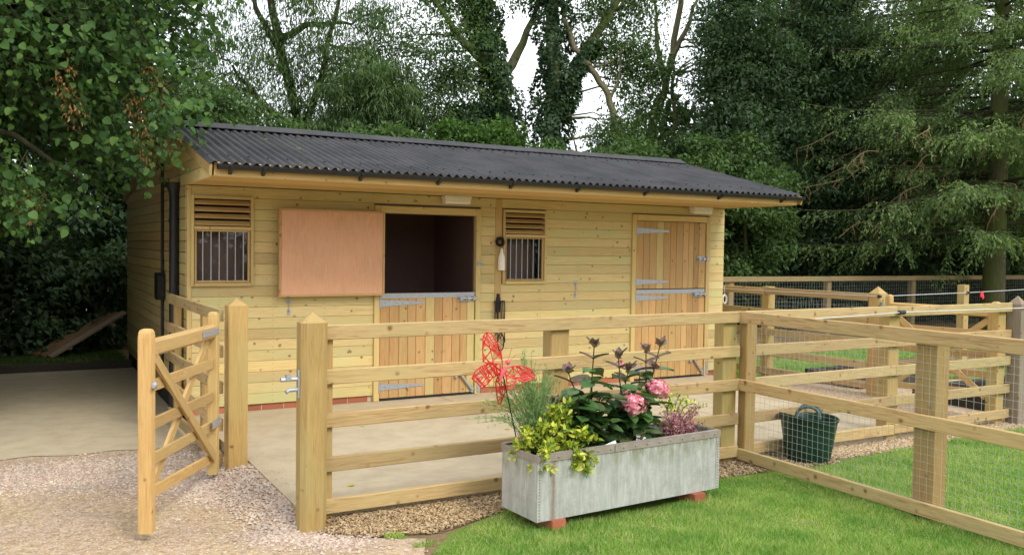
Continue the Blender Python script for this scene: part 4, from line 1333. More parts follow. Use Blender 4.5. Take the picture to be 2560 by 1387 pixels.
# ---------------------------------------------------------------- spruce
def spruce(name, label, bx, by, H, zlow, Lmax, r0, needle, zmax, dens=1.0, dead=True):
    t = empty(name, (bx, by, 0), None, label, 'tree', 'trees behind the stable')
    tm = MB()
    limb(tm, [(bx, by, -.1), (bx + .02, by, H * .3), (bx - .02, by, H * .6), (bx, by, H)], r0, r0 * .25, 14, .008)
    world_build(tm, 'trunk', MT['bark_green'], t, smooth=50)
    bm_ = MB()
    PP, DD, NN = [], [], []
    z = zlow
    while z < zmax:
        nb = 7
        a0 = rng.random() * 6.28
        for k in range(nb):
            an = a0 + k * 2 * math.pi / nb + rng.normal() * .2
            L = Lmax * (1 - ((z - zlow) / (H - zlow)) ** 1.2) * rng.uniform(.65, 1.08)
            if L < .5:
                continue
            o = np.array([math.cos(an), math.sin(an), 0])
            sd_ = np.array([-o[1], o[0], 0])
            zz = z + rng.normal() * .22
            tt = np.linspace(0, 1, 9)
            sag = rng.uniform(.17, .32)
            bend = rng.normal() * .12
            pts = np.array([[bx, by, zz]]) + o * (tt * L)[:, None] + sd_ * (bend * L * tt ** 2)[:, None] + np.array([0, 0, 1.]) * (rng.uniform(.02, .2) * L * tt - sag * L * tt ** 1.5 + .10 * L * tt ** 4)[:, None]
            bm_.tube(list(pts), list(np.linspace(.035, .006, 9)), 5)
            limbs = [(pts, .10, .13)]
            for i in range(int(2 + L * 1.7 * dens)):
                u = .12 + .8 * rng.random()
                f = u * 8
                j = min(7, int(f))
                p = pts[j] * (1 - f + j) + pts[j + 1] * (f - j)
                s_ = 1 if i % 2 else -1
                l2 = rng.uniform(.35, .9) * (.55 + .35 * L * (1 - u))
                d2 = nrmz(o * rng.uniform(.35, .9) + sd_ * s_ * rng.uniform(.35, 1.0) + np.array([0, 0, rng.uniform(-.35, .12)]))
                q = np.linspace(0, 1, 6)
                p2 = p + d2 * (q * l2)[:, None] + np.array([0, 0, -1.]) * (rng.uniform(.05, .45) * l2 * q ** 1.7)[:, None]
                bm_.tube(list(p2), list(np.linspace(.012, .003, 6)), 4)
                limbs.append((p2, .0, .075))
            for lp, ustart, gap in limbs:
                seg = len(lp) - 1
                ll = np.linalg.norm(lp[-1] - lp[0])
                axl = nrmz(lp[-1] - lp[0])
                sdl = nrmz(np.cross(axl, [0, 0, 1.]))
                nt_ = max(3, int(ll / gap))
                for i in range(nt_):
                    u = ustart + (1 - ustart) * (i + rng.random()) / nt_
                    f = u * seg
                    j = min(seg - 1, int(f))
                    p = lp[j] * (1 - f + j) + lp[j + 1] * (f - j)
                    s_ = 1 if i % 2 else -1
                    tl = rng.uniform(.10, .42) * (1.15 - .5 * u)
                    d0 = nrmz(axl * rng.uniform(.3, .9) + sdl * s_ * rng.uniform(.2, 1.0) + np.array([0, 0, rng.uniform(-.9, .05)]))
                    nq = max(4, int(tl / .022))
                    q = np.linspace(0, 1, nq)
                    tw = p + d0 * (q * tl)[:, None] + np.array([0, 0, -1.]) * (rng.uniform(.1, .8) * tl * q ** 1.6)[:, None]
                    PP.append(tw + rng.normal(size=tw.shape) * .014)
                    DD.append(nrmz(d0 + np.array([0, 0, -1.]) * (.5 * q)[:, None] + rng.normal(size=tw.shape) * .55))
                    NN.append(np.array([0, 0, 1.]) + rng.normal(size=tw.shape) * .5)
        z += rng.uniform(.27, .40)
    world_build(bm_, 'branches', MT['bark_dark'], t, smooth=50)
    P, D, N = np.concatenate(PP), np.concatenate(DD), np.concatenate(NN)
    sz = rng.uniform(.05, .12, len(P))
    leaves('crown', t, needle, P, D, N, sz, sz * .34, 'diamond', 'stuff')
    if dead:
        dm = MB()
        for k in range(40):
            an = rng.uniform(2.4, 5.2)
            p = np.array([bx + math.cos(an) * rng.uniform(1.2, 4.6), by + math.sin(an) * rng.uniform(1.2, 3.2), rng.uniform(2.3, 4.6)])
            o = nrmz(np.array([math.cos(an), math.sin(an), rng.uniform(-.4, .1)]))
            e = limb(dm, [p, p + o * .4 + rng.normal(size=3) * .06, p + o * .8 + np.array([0, 0, -.15]) + rng.normal(size=3) * .1], .012, .004, 4)
            for j in range(7):
                q = e[rng.integers(1, len(e))]
                dm.tube([q, q + rng.normal(size=3) * .05 + np.array([0, 0, -.12]), q + rng.normal(size=3) * .1 + np.array([0, 0, -.25])], [.005, .004, .002], 4)
        world_build(dm, 'dead_twigs', MT['dry_twig'], t, kind='stuff')
    return t


spruce('spruce_tree', 'big spruce with drooping boughs and a mossy green trunk behind the boundary fence', 19.2, 11.9, 15, 2.55, 6.3, .25, 'spruce_needle', 9.2)
spruce('spruce_tree', 'dark narrow conifer behind the big spruce', 17.9, 15.6, 14, 2.2, 2.9, .2, 'dark_needle', 8.5, .3, False)


# ---------------------------------------------------------------- masses nobody could count
def mass(name, label, boxes, leafm, L, W, rad, nl, cat=None):
    C = np.concatenate([np.stack([rng.uniform(a, b, n), rng.uniform(c, d, n), e + (f - e) * rng.random(n)], 1) for a, b, c, d, e, f, n in boxes])
    C[:, 2] *= 1 - .12 * (1 + np.sin(C[:, 0] * 1.7 + C[:, 1]))
    P, D, N = clump_leaves(C, rng.uniform(*rad, len(C)), nl, .4, .8)
    P[:, 2] = np.maximum(P[:, 2], .02)
    sz = rng.uniform(.7, 1.3, len(P))
    V, F = leaf_arrays(P, D, N, L * sz, W * sz)
    return inst(name, fast_mesh(name, V, F), MT[leafm], None, label=label, cat=cat, kind='stuff')


mass('shrubbery', 'dark shrubs and brambles beside the drive under the lime tree', [(-4, 1.5, 15.2, 17.0, .1, 3.9, 260), (-4, .4, 14.7, 15.3, .1, .9, 45), (.2, 1.6, 15.0, 15.9, .2, 1.6, 30), (1.2, 4.5, 15.6, 17, .2, 3.0, 110)], 'evergreen_leaf', .12, .065, (.3, .5), 140, 'shrubs')
mass('added_thicket', 'unseen thicket added beside the drive to shade the stable side wall', [(-5.5, -1.7, 8.9, 15.5, .1, 5.2, 420), (-1.9, -1.2, 9.5, 15.0, .1, 3.6, 90)], 'dark_leaf', .19, .11, (.4, .6), 70, 'thicket')  # out of view, added to keep light off the side wall
mass('woodland', 'dense dark woodland behind the stable and paddock', [(-8, 30, 20.5, 22.5, .2, 3.4, 420), (-8, 3, 19, 21, .2, 4.2, 140), (14, 32, 16.5, 19, .2, 5.5, 420), (22, 34, 12, 17, .2, 7, 240)], 'dark_leaf', .29, .165, (.5, .9), 60, 'woodland')
mass('hedge', 'dark unlit hedge behind the boundary fence', [(9.3, 27, 13.6, 15.2, .1, 2.5, 330)], 'dark_leaf', .115, .062, (.3, .5), 130, 'hedge')
mass('unseen_treeline', 'unseen line of trees added behind the viewer to darken the window reflections', [(-22, 26, -24, -20, .3, 6.5, 220)], 'broad_leaf', .55, .34, (.8, 1.3), 90, 'unseen_treeline')  # out of view, added to hide bright sky from the panes


# ================================================================ ground cover
def in_poly(x, y, poly):
    r = np.zeros(len(x), bool)
    n = len(poly)
    for i in range(n):
        x0, y0 = poly[i]
        x1, y1 = poly[(i + 1) % n]
        c = ((y0 > y) != (y1 > y)) & (x < (x1 - x0) * (y - y0) / (y1 - y0 + 1e-12) + x0)
        r ^= c
    return r


def scatter(poly, n):
    p = np.array(poly)
    x, y = rng.uniform(p[:, 0].min(), p[:, 0].max(), n), rng.uniform(p[:, 1].min(), p[:, 1].max(), n)
    k = in_poly(x, y, poly)
    return x[k], y[k]


def grass(name, label, polys, m='grass_blade', keep=None):
    PP, LL = [], []
    for poly, n, h in polys:
        x, y = scatter(poly, n)
        pat = np.sin(x * 5.1 + 1.3 * np.sin(y * 3.7)) + np.sin(y * 6.3 + 1.7 * np.sin(x * 4.1)) + .8 * np.sin(x * 13 + y * 11)
        k = rng.random(len(x)) < np.clip(.80 + .22 * pat, .10, 1)
        if keep is not None:
            k &= keep(x, y)
        x, y, pat = x[k], y[k], pat[k]
        PP.append(np.stack([x, y, np.full(len(x), .004)], 1))
        LL.append(h * rng.uniform(.45, 1.25, len(x)) * (1 + .12 * pat))
    P, L = np.concatenate(PP), np.concatenate(LL)
    n = len(P)
    lean = rng.normal(size=(n, 3)) * .42
    D = nrmz(lean + np.array([0, 0, 1.]))
    D[:, 2] = np.abs(D[:, 2])
    N = rng.normal(size=(n, 3)) + np.array([0, -.8, .2])
    S_ = nrmz(np.cross(D, N))
    w = rng.uniform(.0026, .0052, n) * (L / .045) ** .4
    bend = rng.normal(size=(n, 3)) * np.array([.45, .45, .0]) * L[:, None]
    a = P - S_ * w[:, None] / 2
    b = P + S_ * w[:, None] / 2
    e = P + D * L[:, None] + bend * .6 - np.array([0, 0, 1.]) * (np.linalg.norm(bend, axis=1) * .3)[:, None]
    V = np.stack([a, b, e], 1).reshape(-1, 3)
    F = (np.arange(n) * 3)[:, None, None] + np.array([(0, 1, 2)])[None]
    return inst(name, fast_mesh(name, V, F.reshape(-1, 3)), MT[m], None, label=label, cat='grass', kind='stuff')


edge = [(2.12, 4.40), (2.22, 4.62), (2.5, 4.82), (2.82, 5.0), (3.4, 4.95), (4.2, 4.98), (5.1, 4.9), (5.15, 4.3)]
grass('grass', 'mown green lawn grass round the planted metal trough',
      [(edge + [(5.14, 2.2), (2.0, 2.2), (1.98, 4.0)], 215000, .045), (edge + [(5.15, 3.2), (2.1, 3.2)], 50000, .03)],
      keep=lambda x, y: ~((np.abs(x - 3.5) < .7) & (np.abs(y - 4.75) < .14)))
grass('paddock_grass_blades', 'longer green grass behind the netted fence',
      [([(5.17, 4.75), (5.9, 4.85), (7.2, 5.02), (8.8, 5.08), (9.0, 4.4), (8.2, 2.9), (5.16, 2.9)], 150000, .056), ([(8.25, 8.75), (9.5, 8.85), (11, 9.25), (14, 9.5), (14, 10.6), (10.5, 10.2), (8.25, 10.3)], 34000, .07)])
grass('verge_grass', 'rough grass verge below the dark shrubs beyond the drive', [([(-1.2, 13.25), (1.38, 13.2), (1.38, 15.2), (-1.2, 15.2)], 22000, .10)], 'shaded_blade')
grass('grass_tufts', 'small stray grass tufts on the bare earth by the lawn edge', [([(1.92, 4.83), (2.02, 4.80), (2.0, 4.88), (1.9, 4.88)], 900, .035), ([(2.0, 4.62), (2.16, 4.6), (2.14, 4.68), (2.0, 4.69)], 500, .035), ([(2.05, 4.48), (2.18, 4.45), (2.16, 4.55)], 500, .035)])

OCT = np.array([(1, 0, 0), (-1, 0, 0), (0, 1, 0), (0, -1, 0), (0, 0, 1), (0, 0, -1)], float)
OF = np.array([(0, 2, 4), (2, 1, 4), (1, 3, 4), (3, 0, 4)])   # the lower half is bedded in the ground


def pebbles(name, label, polys, m, z=.004):
    X, Y, Z_ = [], [], []
    for poly, n, s0, s1 in polys:
        x, y = scatter(poly, n)
        x = x + rng.normal(size=len(x)) * .09
        y = y + rng.normal(size=len(x)) * .09
        X.append(x)
        Y.append(y)
        Z_.append(s0 + (s1 - s0) * rng.random(len(x)) ** 3)
    x, y, sz = map(np.concatenate, (X, Y, Z_))
    k = ~((x > 1.53) & (y > 5.35) & (x < 8.03)) & ~((x > 2.1) & (x < 5.2) & (y < 4.95)) & ~((x > 5) & (y < 5.0))
    x, y, sz = x[k], y[k], sz[k]
    n = len(x)
    B = OCT[None] * (sz[:, None, None] * rng.uniform(.6, 1.25, (n, 6, 1))) * np.stack([rng.uniform(.7, 1.3, n), rng.uniform(.6, 1, n), rng.uniform(.4, .75, n)], 1)[:, None, :]
    an = rng.random(n) * 6.28
    ca, sa = np.cos(an)[:, None], np.sin(an)[:, None]
    V = np.stack([B[..., 0] * ca - B[..., 1] * sa + x[:, None], B[..., 0] * sa + B[..., 1] * ca + y[:, None], B[..., 2] + z + np.where(x < 1.56, np.maximum(0, bank_z(x, y)), 0)[:, None] + sz[:, None] * .2], 2)
    F = (np.arange(n) * 6)[:, None, None] + OF[None]
    return inst(name, fast_mesh(name, V.reshape(-1, 3), F.reshape(-1, 3)), MT[m], None, label=label, cat='gravel', kind='stuff')


pebbles('gravel', 'pinkish loose gravel under the open gate and along the concrete edge',
        [([(-.3, 7.75), (1.3, 7.7), (1.34, 6.9), (1.2, 6.4), (.7, 6.6), (-.3, 7.0)], 13000, .006, .018), ([(.9, 6.9), (1.38, 6.9), (1.56, 6.6), (1.56, 5.4), (1.3, 5.6), (1.0, 6.3)], 7500, .006, .020),
         ([(1.53, 5.75), (1.5, 5.75), (1.2, 5.2), (1.55, 4.85), (1.85, 4.8), (1.5, 5.2)], 9500, .006, .020), ([(-.3, 7.7), (1.5, 7.7), (1.6, 5.0), (.9, 4.9), (-.3, 5.4)], 7000, .004, .014)], 'gravel_stone')
pebbles('shingle', 'tan fine shingle over the yard',
        [([(-.3, 7.0), (1.2, 6.3), (1.5, 4.9), (2.0, 4.7), (1.9, 4.2), (-.2, 5.3)], 22000, .003, .012), ([(5.3, 5.05), (9.1, 5.1), (9.1, 5.35), (5.3, 5.34)], 9000, .006, .016), ([(8.1, 5.5), (9.0, 5.45), (9.4, 7), (8.9, 8.2), (8.1, 8.2)], 6000, .006, .016)], 'pale_stone')
# stones kicked onto the pad
def spill(n):
    x = 1.56 + np.abs(rng.normal(size=n)) * .25
    y = rng.uniform(5.4, 7.2, n)
    x2, y2 = rng.uniform(1.7, 7.8, n // 2), 5.38 + np.abs(rng.normal(size=n // 2)) * .12
    x, y = np.concatenate([x, x2]), np.concatenate([y, y2])
    sz = rng.uniform(.003, .008, len(x))
    V = np.stack([x, y, np.full(len(x), PAD + .002)], 1)[:, None, :] + OCT[None] * sz[:, None, None] * rng.uniform(.6, 1.2, (len(x), 6, 1)) * np.array([1, .9, .6])
    F = (np.arange(len(x)) * 6)[:, None, None] + OF[None]
    inst('spilled_stones', fast_mesh('spilled_stones', V.reshape(-1, 3), F.reshape(-1, 3)), MT['gravel_stone'], None, label='small stones and grit scattered on the edge of the concrete', cat='gravel', kind='stuff')


spill(160)
# bark chips along the pad
x, y = scatter([(1.66, 5.355), (1.62, 5.08), (1.85, 4.9), (2.2, 4.8), (2.8, 5.0), (5.3, 4.97), (5.9, 4.9), (5.9, 5.355)], 19000)
x2, y2 = scatter([(1.66, 5.355), (1.68, 5.05), (2.2, 4.85), (2.8, 5.03), (2.85, 5.355)], 6500)
x, y = np.concatenate([x, x2]), np.concatenate([y, y2])
n = len(x)
D = nrmz(np.stack([rng.normal(size=n), rng.normal(size=n), rng.normal(size=n) * .35], 1))
N = nrmz(np.stack([rng.normal(size=n) * .5, rng.normal(size=n) * .5, np.ones(n)], 1))
L_ = rng.uniform(.010, .036, n)
W__ = L_ * rng.uniform(.18, .5, n)
S_ = nrmz(np.cross(D, N))
U_ = np.cross(S_, D)
P = np.stack([x, y, .008 + .018 * rng.random(n)], 1)
cr_ = np.array([(-.5, -.5, -.5), (.5, -.5, -.5), (.5, .5, -.5), (-.5, .5, -.5), (-.42, -.4, .5), (.42, -.35, .5), (.4, .42, .5), (-.45, .38, .5)])
V = P[:, None, :] + D[:, None, :] * (cr_[None, :, 0:1] * L_[:, None, None]) + S_[:, None, :] * (cr_[None, :, 1:2] * W__[:, None, None]) + U_[:, None, :] * (cr_[None, :, 2:3] * .005)
F = (np.arange(n) * 8)[:, None, None] + np.array([(4, 5, 6, 7), (0, 1, 5, 4), (2, 3, 7, 6)])[None]
inst('wood_chips', fast_mesh('wood_chips', V.reshape(-1, 3), F.reshape(-1, 4)), MT['wood_chip'], None, label='loose bark and wood chips along the edge of the concrete', cat='wood chips', kind='stuff')

# ================================================================ the riveted trough
TA = R(3.47)
TC = Vector((3.507, 4.757, .277))
TR = Matrix.Rotation(TA, 3, 'Z')
TL, TW, TH = 1.548, .40, .404


def tw(x, y, z):
    return TC + TR @ Vector((x, y, z))


tro = empty('metal_trough', (TC.x, TC.y, .075), None, 'weathered riveted galvanised trough planted with flowers, on brick blocks', 'trough')
a, b, h = TL / 2, TW / 2, TH / 2
t_ = .006
mb = MB()
mb.box(-a, a, -b, -b + t_, -h, h).box(-a, a, b - t_, b, -h, h).box(-a, -a + t_, -b + t_, b - t_, -h, h).box(a - t_, a, -b + t_, b - t_, -h, h).box(-a + t_, a - t_, -b + t_, b - t_, -h, -h + .006)
mb.build('tank', MT['trough_steel'], tro, False, TC, TR)
mb = MB()
e = .007
rz0, rz1 = h - .038, h + .006
for q in ((-a - e, -.18, -b - e, -b - .001), (-.172, a + e, -b - e, -b - .001), (-a - e, a + e, b + .001, b + e), (-a - e, -a - .001, -b, b), (a + .001, a + e, -b, b)):
    MB().box(q[0], q[1], q[2], q[3], rz0, rz1).build('rim_strip', MT['rust_rim'], tro, False, TC, TR)
MB().box(-a, a, -b - e, -b + .022, h + .0065, h + .0095).box(-a, a, b - .022, b + e, h + .0065, h + .0095).build('rim_flange', MT['rust_rim'], tro, False, TC, TR)
# folded corner laps with rivets
for sx in (-1, 1):
    x0, x1 = (-a - .001, -a + .085) if sx < 0 else (a - .03, a + .001)
    MB().box(x0, x1, -b - .004, -b - .0005, -h + .004, rz0 - .001).build('corner_lap', MT['trough_steel'], tro, False, TC, TR)
mb = MB()


def rivet(x, z, y, r=.0065):
    k = len(mb.v)
    mb.lathe([(r, 0), (r * .8, r * .5), (r * .3, r * .75)], 7, (0, 0, 0), True)
    for i in range(k, len(mb.v)):
        q = mb.v[i]
        mb.v[i] = (x + q[0], y - q[2], z + q[1])


for k in range(19):
    z = -h + .02 + k * (TH - .07) / 18
    rivet(-a + .014, z, -b - .004, .0055)
    rivet(a - .016, z, -b - .004, .0055)
for k in range(15):
    rivet(-a + .05 + k * (TL - .1) / 14, h - .015, -b - e, .008)
mb.build('rivets', MT['rust_rim'], tro, False, TC, TR, kind='stuff')
MB().box(-a + .008, a - .008, -b + .008, b - .008, h - .09, h - .055).build('compost', MT['compost'], tro, False, TC, TR)
bk = MB().prism([(-.1, -.051), (.1, -.051), (.103, -.048), (.103, .048), (.1, .051), (-.1, .051), (-.103, .048), (-.103, -.048)], 2, -.0325, .0325).mesh('support_brick')
for lx, ly, lab in ((-.62, -.12, 'red brick under the near corner of the trough'), (.56, -.14, 'red brick under the far end of the trough'), (-.62, .13, 'red brick hidden in shade under the back of the trough, left end'), (.56, .13, 'red brick hidden in shade under the back of the trough, right end')):
    p = tw(lx, ly, 0)
    inst('support_brick', bk, MT['red_brick'], None, (p.x, p.y, .041), Matrix.Rotation(TA + R(90), 3, 'Z'), label=lab, cat='brick', group='bricks under the trough')


# ---------------------------------------------------------------- plants in the trough
def broad_mesh():
    prof = [(0, .0), (.07, .20), (.25, .40), (.48, .46), (.72, .33), (.9, .12), (1, 0)]
    vs, fs = [], []
    for a_, b_ in prof:
        for q in (-1, 0, 1):
            vs.append((a_, q * b_ * .62, .09 * abs(q) - .16 * a_ * a_))
    for i in range(len(prof) - 1):
        for q in range(2):
            fs.append((i * 3 + q, i * 3 + q + 1, i * 3 + q + 4, i * 3 + q + 3))
    me = bpy.data.meshes.new('leaf')
    me.from_pydata(vs, [], fs)
    me.shade_smooth()
    return me


HL, PLM = broad_mesh(), broad_mesh()


def put_leaf(parent, me, m, p, d, size, tilt=0.):
    d = Vector(d).normalized()
    y = Vector((0, 0, 1)).cross(d)
    y = y.normalized() if y.length > 1e-4 else Vector((1, 0, 0))
    z = d.cross(y)
    if tilt:
        q = Matrix.Rotation(tilt, 3, d)
        y, z = q @ y, q @ z
    rot = Matrix((d * size, y * size, z * size)).transposed()
    return inst('leaf', me, MT[m], parent, p, rot)


def hydrangea(label, base, stems, gsize=.155):
    """stems: (tip, purple top?)"""
    h_ = empty('hydrangea', base, None, label, 'plant', 'plants in the trough')
    mb = MB()
    B = Vector(base)
    stems = stems + [((B.x + rnd.uniform(-.17, .17), B.y + rnd.uniform(-.12, .1), rnd.uniform(.54, .80)), False) for _ in range(10)]
    for tip, purple in stems:
        T = Vector(tip)
        p0 = B + Vector((rnd.uniform(-.08, .08), rnd.uniform(-.04, .06), 0))
        mid = p0.lerp(T, .5) + Vector((rnd.uniform(-.03, .03), rnd.uniform(-.03, .03), .02))
        pts = limb(mb, [p0, mid, T], .0075, .004, 6, .002)
        n = max(2, int((T - p0).length / (.056 if purple else .07)))
        ang = rnd.uniform(0, 3.14)
        for k in range(1, n + 1):
            u = k / n
            p = Vector(pts[min(len(pts) - 1, int(u * (len(pts) - 1)))])
            ang += 1.57 + rnd.uniform(-.3, .3)
            young = purple and u > .82
            for s_ in (0, math.pi):
                d = (math.cos(ang + s_), math.sin(ang + s_), (.55 if young else rnd.uniform(-.35, .25)))
                sz_ = (rnd.uniform(.085, .125) if young else gsize * rnd.uniform(.7, 1.15))
                put_leaf(h_, PLM if young else HL, 'purple_leaf' if young else 'hydrangea_leaf', p, d, sz_, rnd.uniform(-.5, .5))
        if purple:
            for k in range(4):
                an = k * 1.57 + rnd.random()
                put_leaf(h_, PLM, 'purple_leaf', T, (math.cos(an) * .6, math.sin(an) * .6, 1), rnd.uniform(.07, .10))
    world_build(mb, 'stems', MT['stem_brown'], h_, smooth=50)
    return h_


def flower_head(parent, c, r, n=150, flat=.8):
    c = np.array(c)
    g = nrmz(rng.normal(size=(n, 3)) + np.array([0, -.3, .35]))
    P0 = c + g * r * np.array([1, 1, flat]) * rng.uniform(.7, 1.1, (n, 1)) * (1 + .13 * np.sin(g[:, :1] * 7 + g[:, 2:] * 5))
    PP, DD, NN = [], [], []
    for k in range(4):
        ref = nrmz(np.cross(g, rng.normal(size=3)[None]))
        an = k * math.pi / 2
        d = ref * math.cos(an) + np.cross(g, ref) * math.sin(an)
        if k == 0:
            r0 = ref
        d = r0 * math.cos(an) + np.cross(g, r0) * math.sin(an)
        PP.append(P0)
        DD.append(d + g * .25)
        NN.append(g)
    P, D, N = map(np.concatenate, (PP, DD, NN))
    leaves('flower_head', parent, 'pink_petal', P, D, N, r * .30, r * .27, 'diamond', 'stuff')


ZS = .43
hy = hydrangea('dark-leaved hydrangea with purple young tops in the middle of the trough', (3.27, 4.76, ZS),
               [((3.11, 4.74, .93), True), ((3.32, 4.76, 1.09), True), ((3.22, 4.66, .80), False), ((3.40, 4.68, .78), False), ((3.06, 4.82, .72), True), ((3.36, 4.85, .86), False), ((3.14, 4.62, .66), False), ((3.45, 4.64, .62), False)])
hz = hydrangea('hydrangea with two pink flower heads and tall purple tops in the trough', (3.64, 4.76, ZS),
               [((3.55, 4.80, 1.00), True), ((3.80, 4.82, 1.03), True), ((3.93, 4.83, 1.06), True), ((3.60, 4.66, .66), False), ((3.58, 4.72, .66), False), ((3.83, 4.76, .74), False), ((3.72, 4.62, .60), False), ((3.78, 4.86, .86), False), ((3.68, 4.86, .9), True)])
flower_head(hz, (3.575, 4.66, .715), .086)
flower_head(hz, (3.80, 4.70, .80), .074, 120, .7)
flower_head(hz, (3.89, 4.76, .765), .06, 90, .8)
flower_head(hz, (3.61, 4.86, .95), .035, 30, .8)
# yellow variegated euonymus spilling over the corner
eu = empty('euonymus', (2.95, 4.66, ZS), None, 'bright yellow and green leafy shrub spilling over the corner of the trough', 'plant', 'plants in the trough')
mb = MB()
PP, DD = [], []
for k in range(78):
    tip = np.array([rng.uniform(2.69, 3.14), rng.uniform(4.47, 4.82), rng.uniform(.38, .64)])
    if k < 14:
        tip = np.array([rng.uniform(3.0, 3.18), rng.uniform(4.50, 4.56), rng.uniform(.33, .46)])
    elif k < 20:
        tip = np.array([rng.uniform(3.14, 3.26), rng.uniform(4.58, 4.68), rng.uniform(.5, .58)])
    elif k < 30:
        tip = np.array([rng.uniform(2.94, 3.1), rng.uniform(4.62, 4.74), rng.uniform(.66, .76)])
    b0 = np.array([2.97, 4.70, ZS]) + rng.normal(size=3) * np.array([.05, .03, 0])
    e_ = limb(mb, [b0, (b0 + tip) / 2 + np.array([0, 0, .07]), tip], .004, .002, 5)
    for p in e_[3:]:
        for q in range(3):
            PP.append(p + rng.normal(size=3) * .008)
            DD.append(rng.normal(size=3) + np.array([0, -.3, .1]))
    for q in range(7):
        PP.append(tip + rng.normal(size=3) * .012)
        DD.append(rng.normal(size=3) + np.array([0, -.2, .5]))
world_build(mb, 'stems', MT['stem_brown'], eu, smooth=50)
P, D = np.array(PP), np.array(DD)
leaves('foliage', eu, 'euonymus_leaf', P, D, np.array([0, -.5, 1.]) + rng.normal(size=P.shape) * .5, rng.uniform(.03, .052, len(P)), rng.uniform(.016, .025, len(P)), 'ovate', 'stuff')
# wispy broom
br = empty('broom_plant', (2.92, 4.84, ZS), None, 'wispy pale green broom plant at the end of the trough below the butterfly', 'plant', 'plants in the trough')
mb = MB()
PP, DD = [], []
for k in range(190):
    an, sp = rng.uniform(0, 6.28), rng.uniform(.02, .40)
    tip = np.array([2.86 + sp * math.cos(an) * 1.05, 4.84 + sp * math.sin(an) * .5, ZS + .56 - sp * .85 + rng.normal() * .06])
    b0 = np.array([2.92, 4.84, ZS]) + rng.normal(size=3) * np.array([.025, .02, 0])
    mid = b0 * .5 + tip * .5 + np.array([0, 0, .06 + .1 * sp])
    e_ = limb(mb, [b0, mid, tip], .0022, .0010, 3)
    for p in e_[3:]:
        for q in range(4):
            PP.append(p + rng.normal(size=3) * .004)
            DD.append(nrmz(tip - b0) + rng.normal(size=3) * .35)
world_build(mb, 'stems', MT['broom_sprig'], br)
P, D = np.array(PP), np.array(DD)
leaves('foliage', br, 'broom_sprig', P, D, rng.normal(size=P.shape) + np.array([0, -1, 0]), rng.uniform(.018, .035, len(P)), .0045, 'diamond', 'stuff')
# heather and a light green trailing plant
he = empty('heather_plant', (4.03, 4.74, ZS), None, 'mauve pink heather near the far end of the trough', 'plant', 'plants in the trough')
mb = MB()
PP, DD = [], []
for k in range(55):
    tip = np.array([rng.uniform(3.86, 4.2), rng.uniform(4.62, 4.85), rng.uniform(.47, .62)])
    if k < 4:
        tip = np.array([rng.uniform(4.12, 4.24), 4.74, rng.uniform(.58, .66)])
    b0 = np.array([4.02, 4.74, ZS]) + rng.normal(size=3) * np.array([.06, .03, 0])
    e_ = limb(mb, [b0, (b0 + tip) / 2 + np.array([0, 0, .02]), tip], .003, .0015, 4)
    for p in e_[2:]:
        for q in range(9):
            PP.append(p + rng.normal(size=3) * .009)
            DD.append(rng.normal(size=3) + np.array([0, 0, .6]))
world_build(mb, 'stems', MT['stem_brown'], he)
P, D = np.array(PP), np.array(DD)
leaves('blossoms', he, 'heather_bell', P, D, rng.normal(size=P.shape) + np.array([0, -.6, .4]), rng.uniform(.014, .026, len(P)), rng.uniform(.007, .011, len(P)), 'diamond', 'stuff')
tp = empty('trailing_plant', (4.10, 4.86, ZS), None, 'light yellow-green trailing sprigs behind the heather', 'plant', 'plants in the trough')
mb = MB()
PP, DD = [], []
for tip in ((3.98, 4.84, .73), (4.04, 4.86, .72), (4.14, 4.86, .70), (4.2, 4.86, .68), (4.26, 4.84, .64), (4.36, 4.84, .60), (4.0, 4.9, .66), (4.1, 4.9, .62)):
    tip = np.array(tip)
    e_ = limb(mb, [(4.08 + rng.normal() * .04, 4.86, ZS), (np.array((4.08, 4.86, ZS)) + tip) / 2 + np.array([0, 0, .07]), tip], .003, .0015, 4)
    for p in e_[3:]:
        for q in range(5):
            PP.append(p + rng.normal(size=3) * .012)
            DD.append(rng.normal(size=3) + np.array([0, -.2, .3]))
world_build(mb, 'stems', MT['stem_brown'], tp)
P, D = np.array(PP), np.array(DD)
leaves('foliage', tp, 'euonymus_leaf', P, D, np.array([0, -.5, 1.]) + rng.normal(size=P.shape) * .5, rng.uniform(.02, .036, len(P)), rng.uniform(.010, .016, len(P)), 'ovate', 'stuff')
# white plant tags
for (x, y, z), an, lab in (((3.62, 4.625, .475), .35, 'white printed plant tag at the foot of the pink hydrangea'), ((3.38, 4.62, .455), -.25, 'small plant tag half hidden among the dark hydrangea leaves')):
    g_ = empty('plant_tag', (x, y, z - .05), None, lab, 'tag', 'plant tags')
    rot = Matrix.Rotation(an, 3, 'Y') @ Matrix.Rotation(R(-28), 3, 'X')
    MB().box(-.042, .042, -.001, .001, -.03, .03).build('card', MT['card_tag'], g_, False, (x, y, z), rot)
    o2 = rot @ Vector((0, -.0016, -.016))
    MB().box(-.036, .036, -.0004, .0004, -.009, .009).build('print', MT['card_print'], g_, False, (x + o2.x, y + o2.y, z + o2.z), rot)


# ---------------------------------------------------------------- lattice butterfly
bf = empty('butterfly_ornament', (2.66, 4.74, .45), None, 'red lattice butterfly ornament on a stake above the broom plant', 'ornament')


def pz(px, py, dy=0.):
    return np.array([2.642 + (px - 1262) * .00262, 4.75 + dy, 1.012 + (910 - py) * .00272])


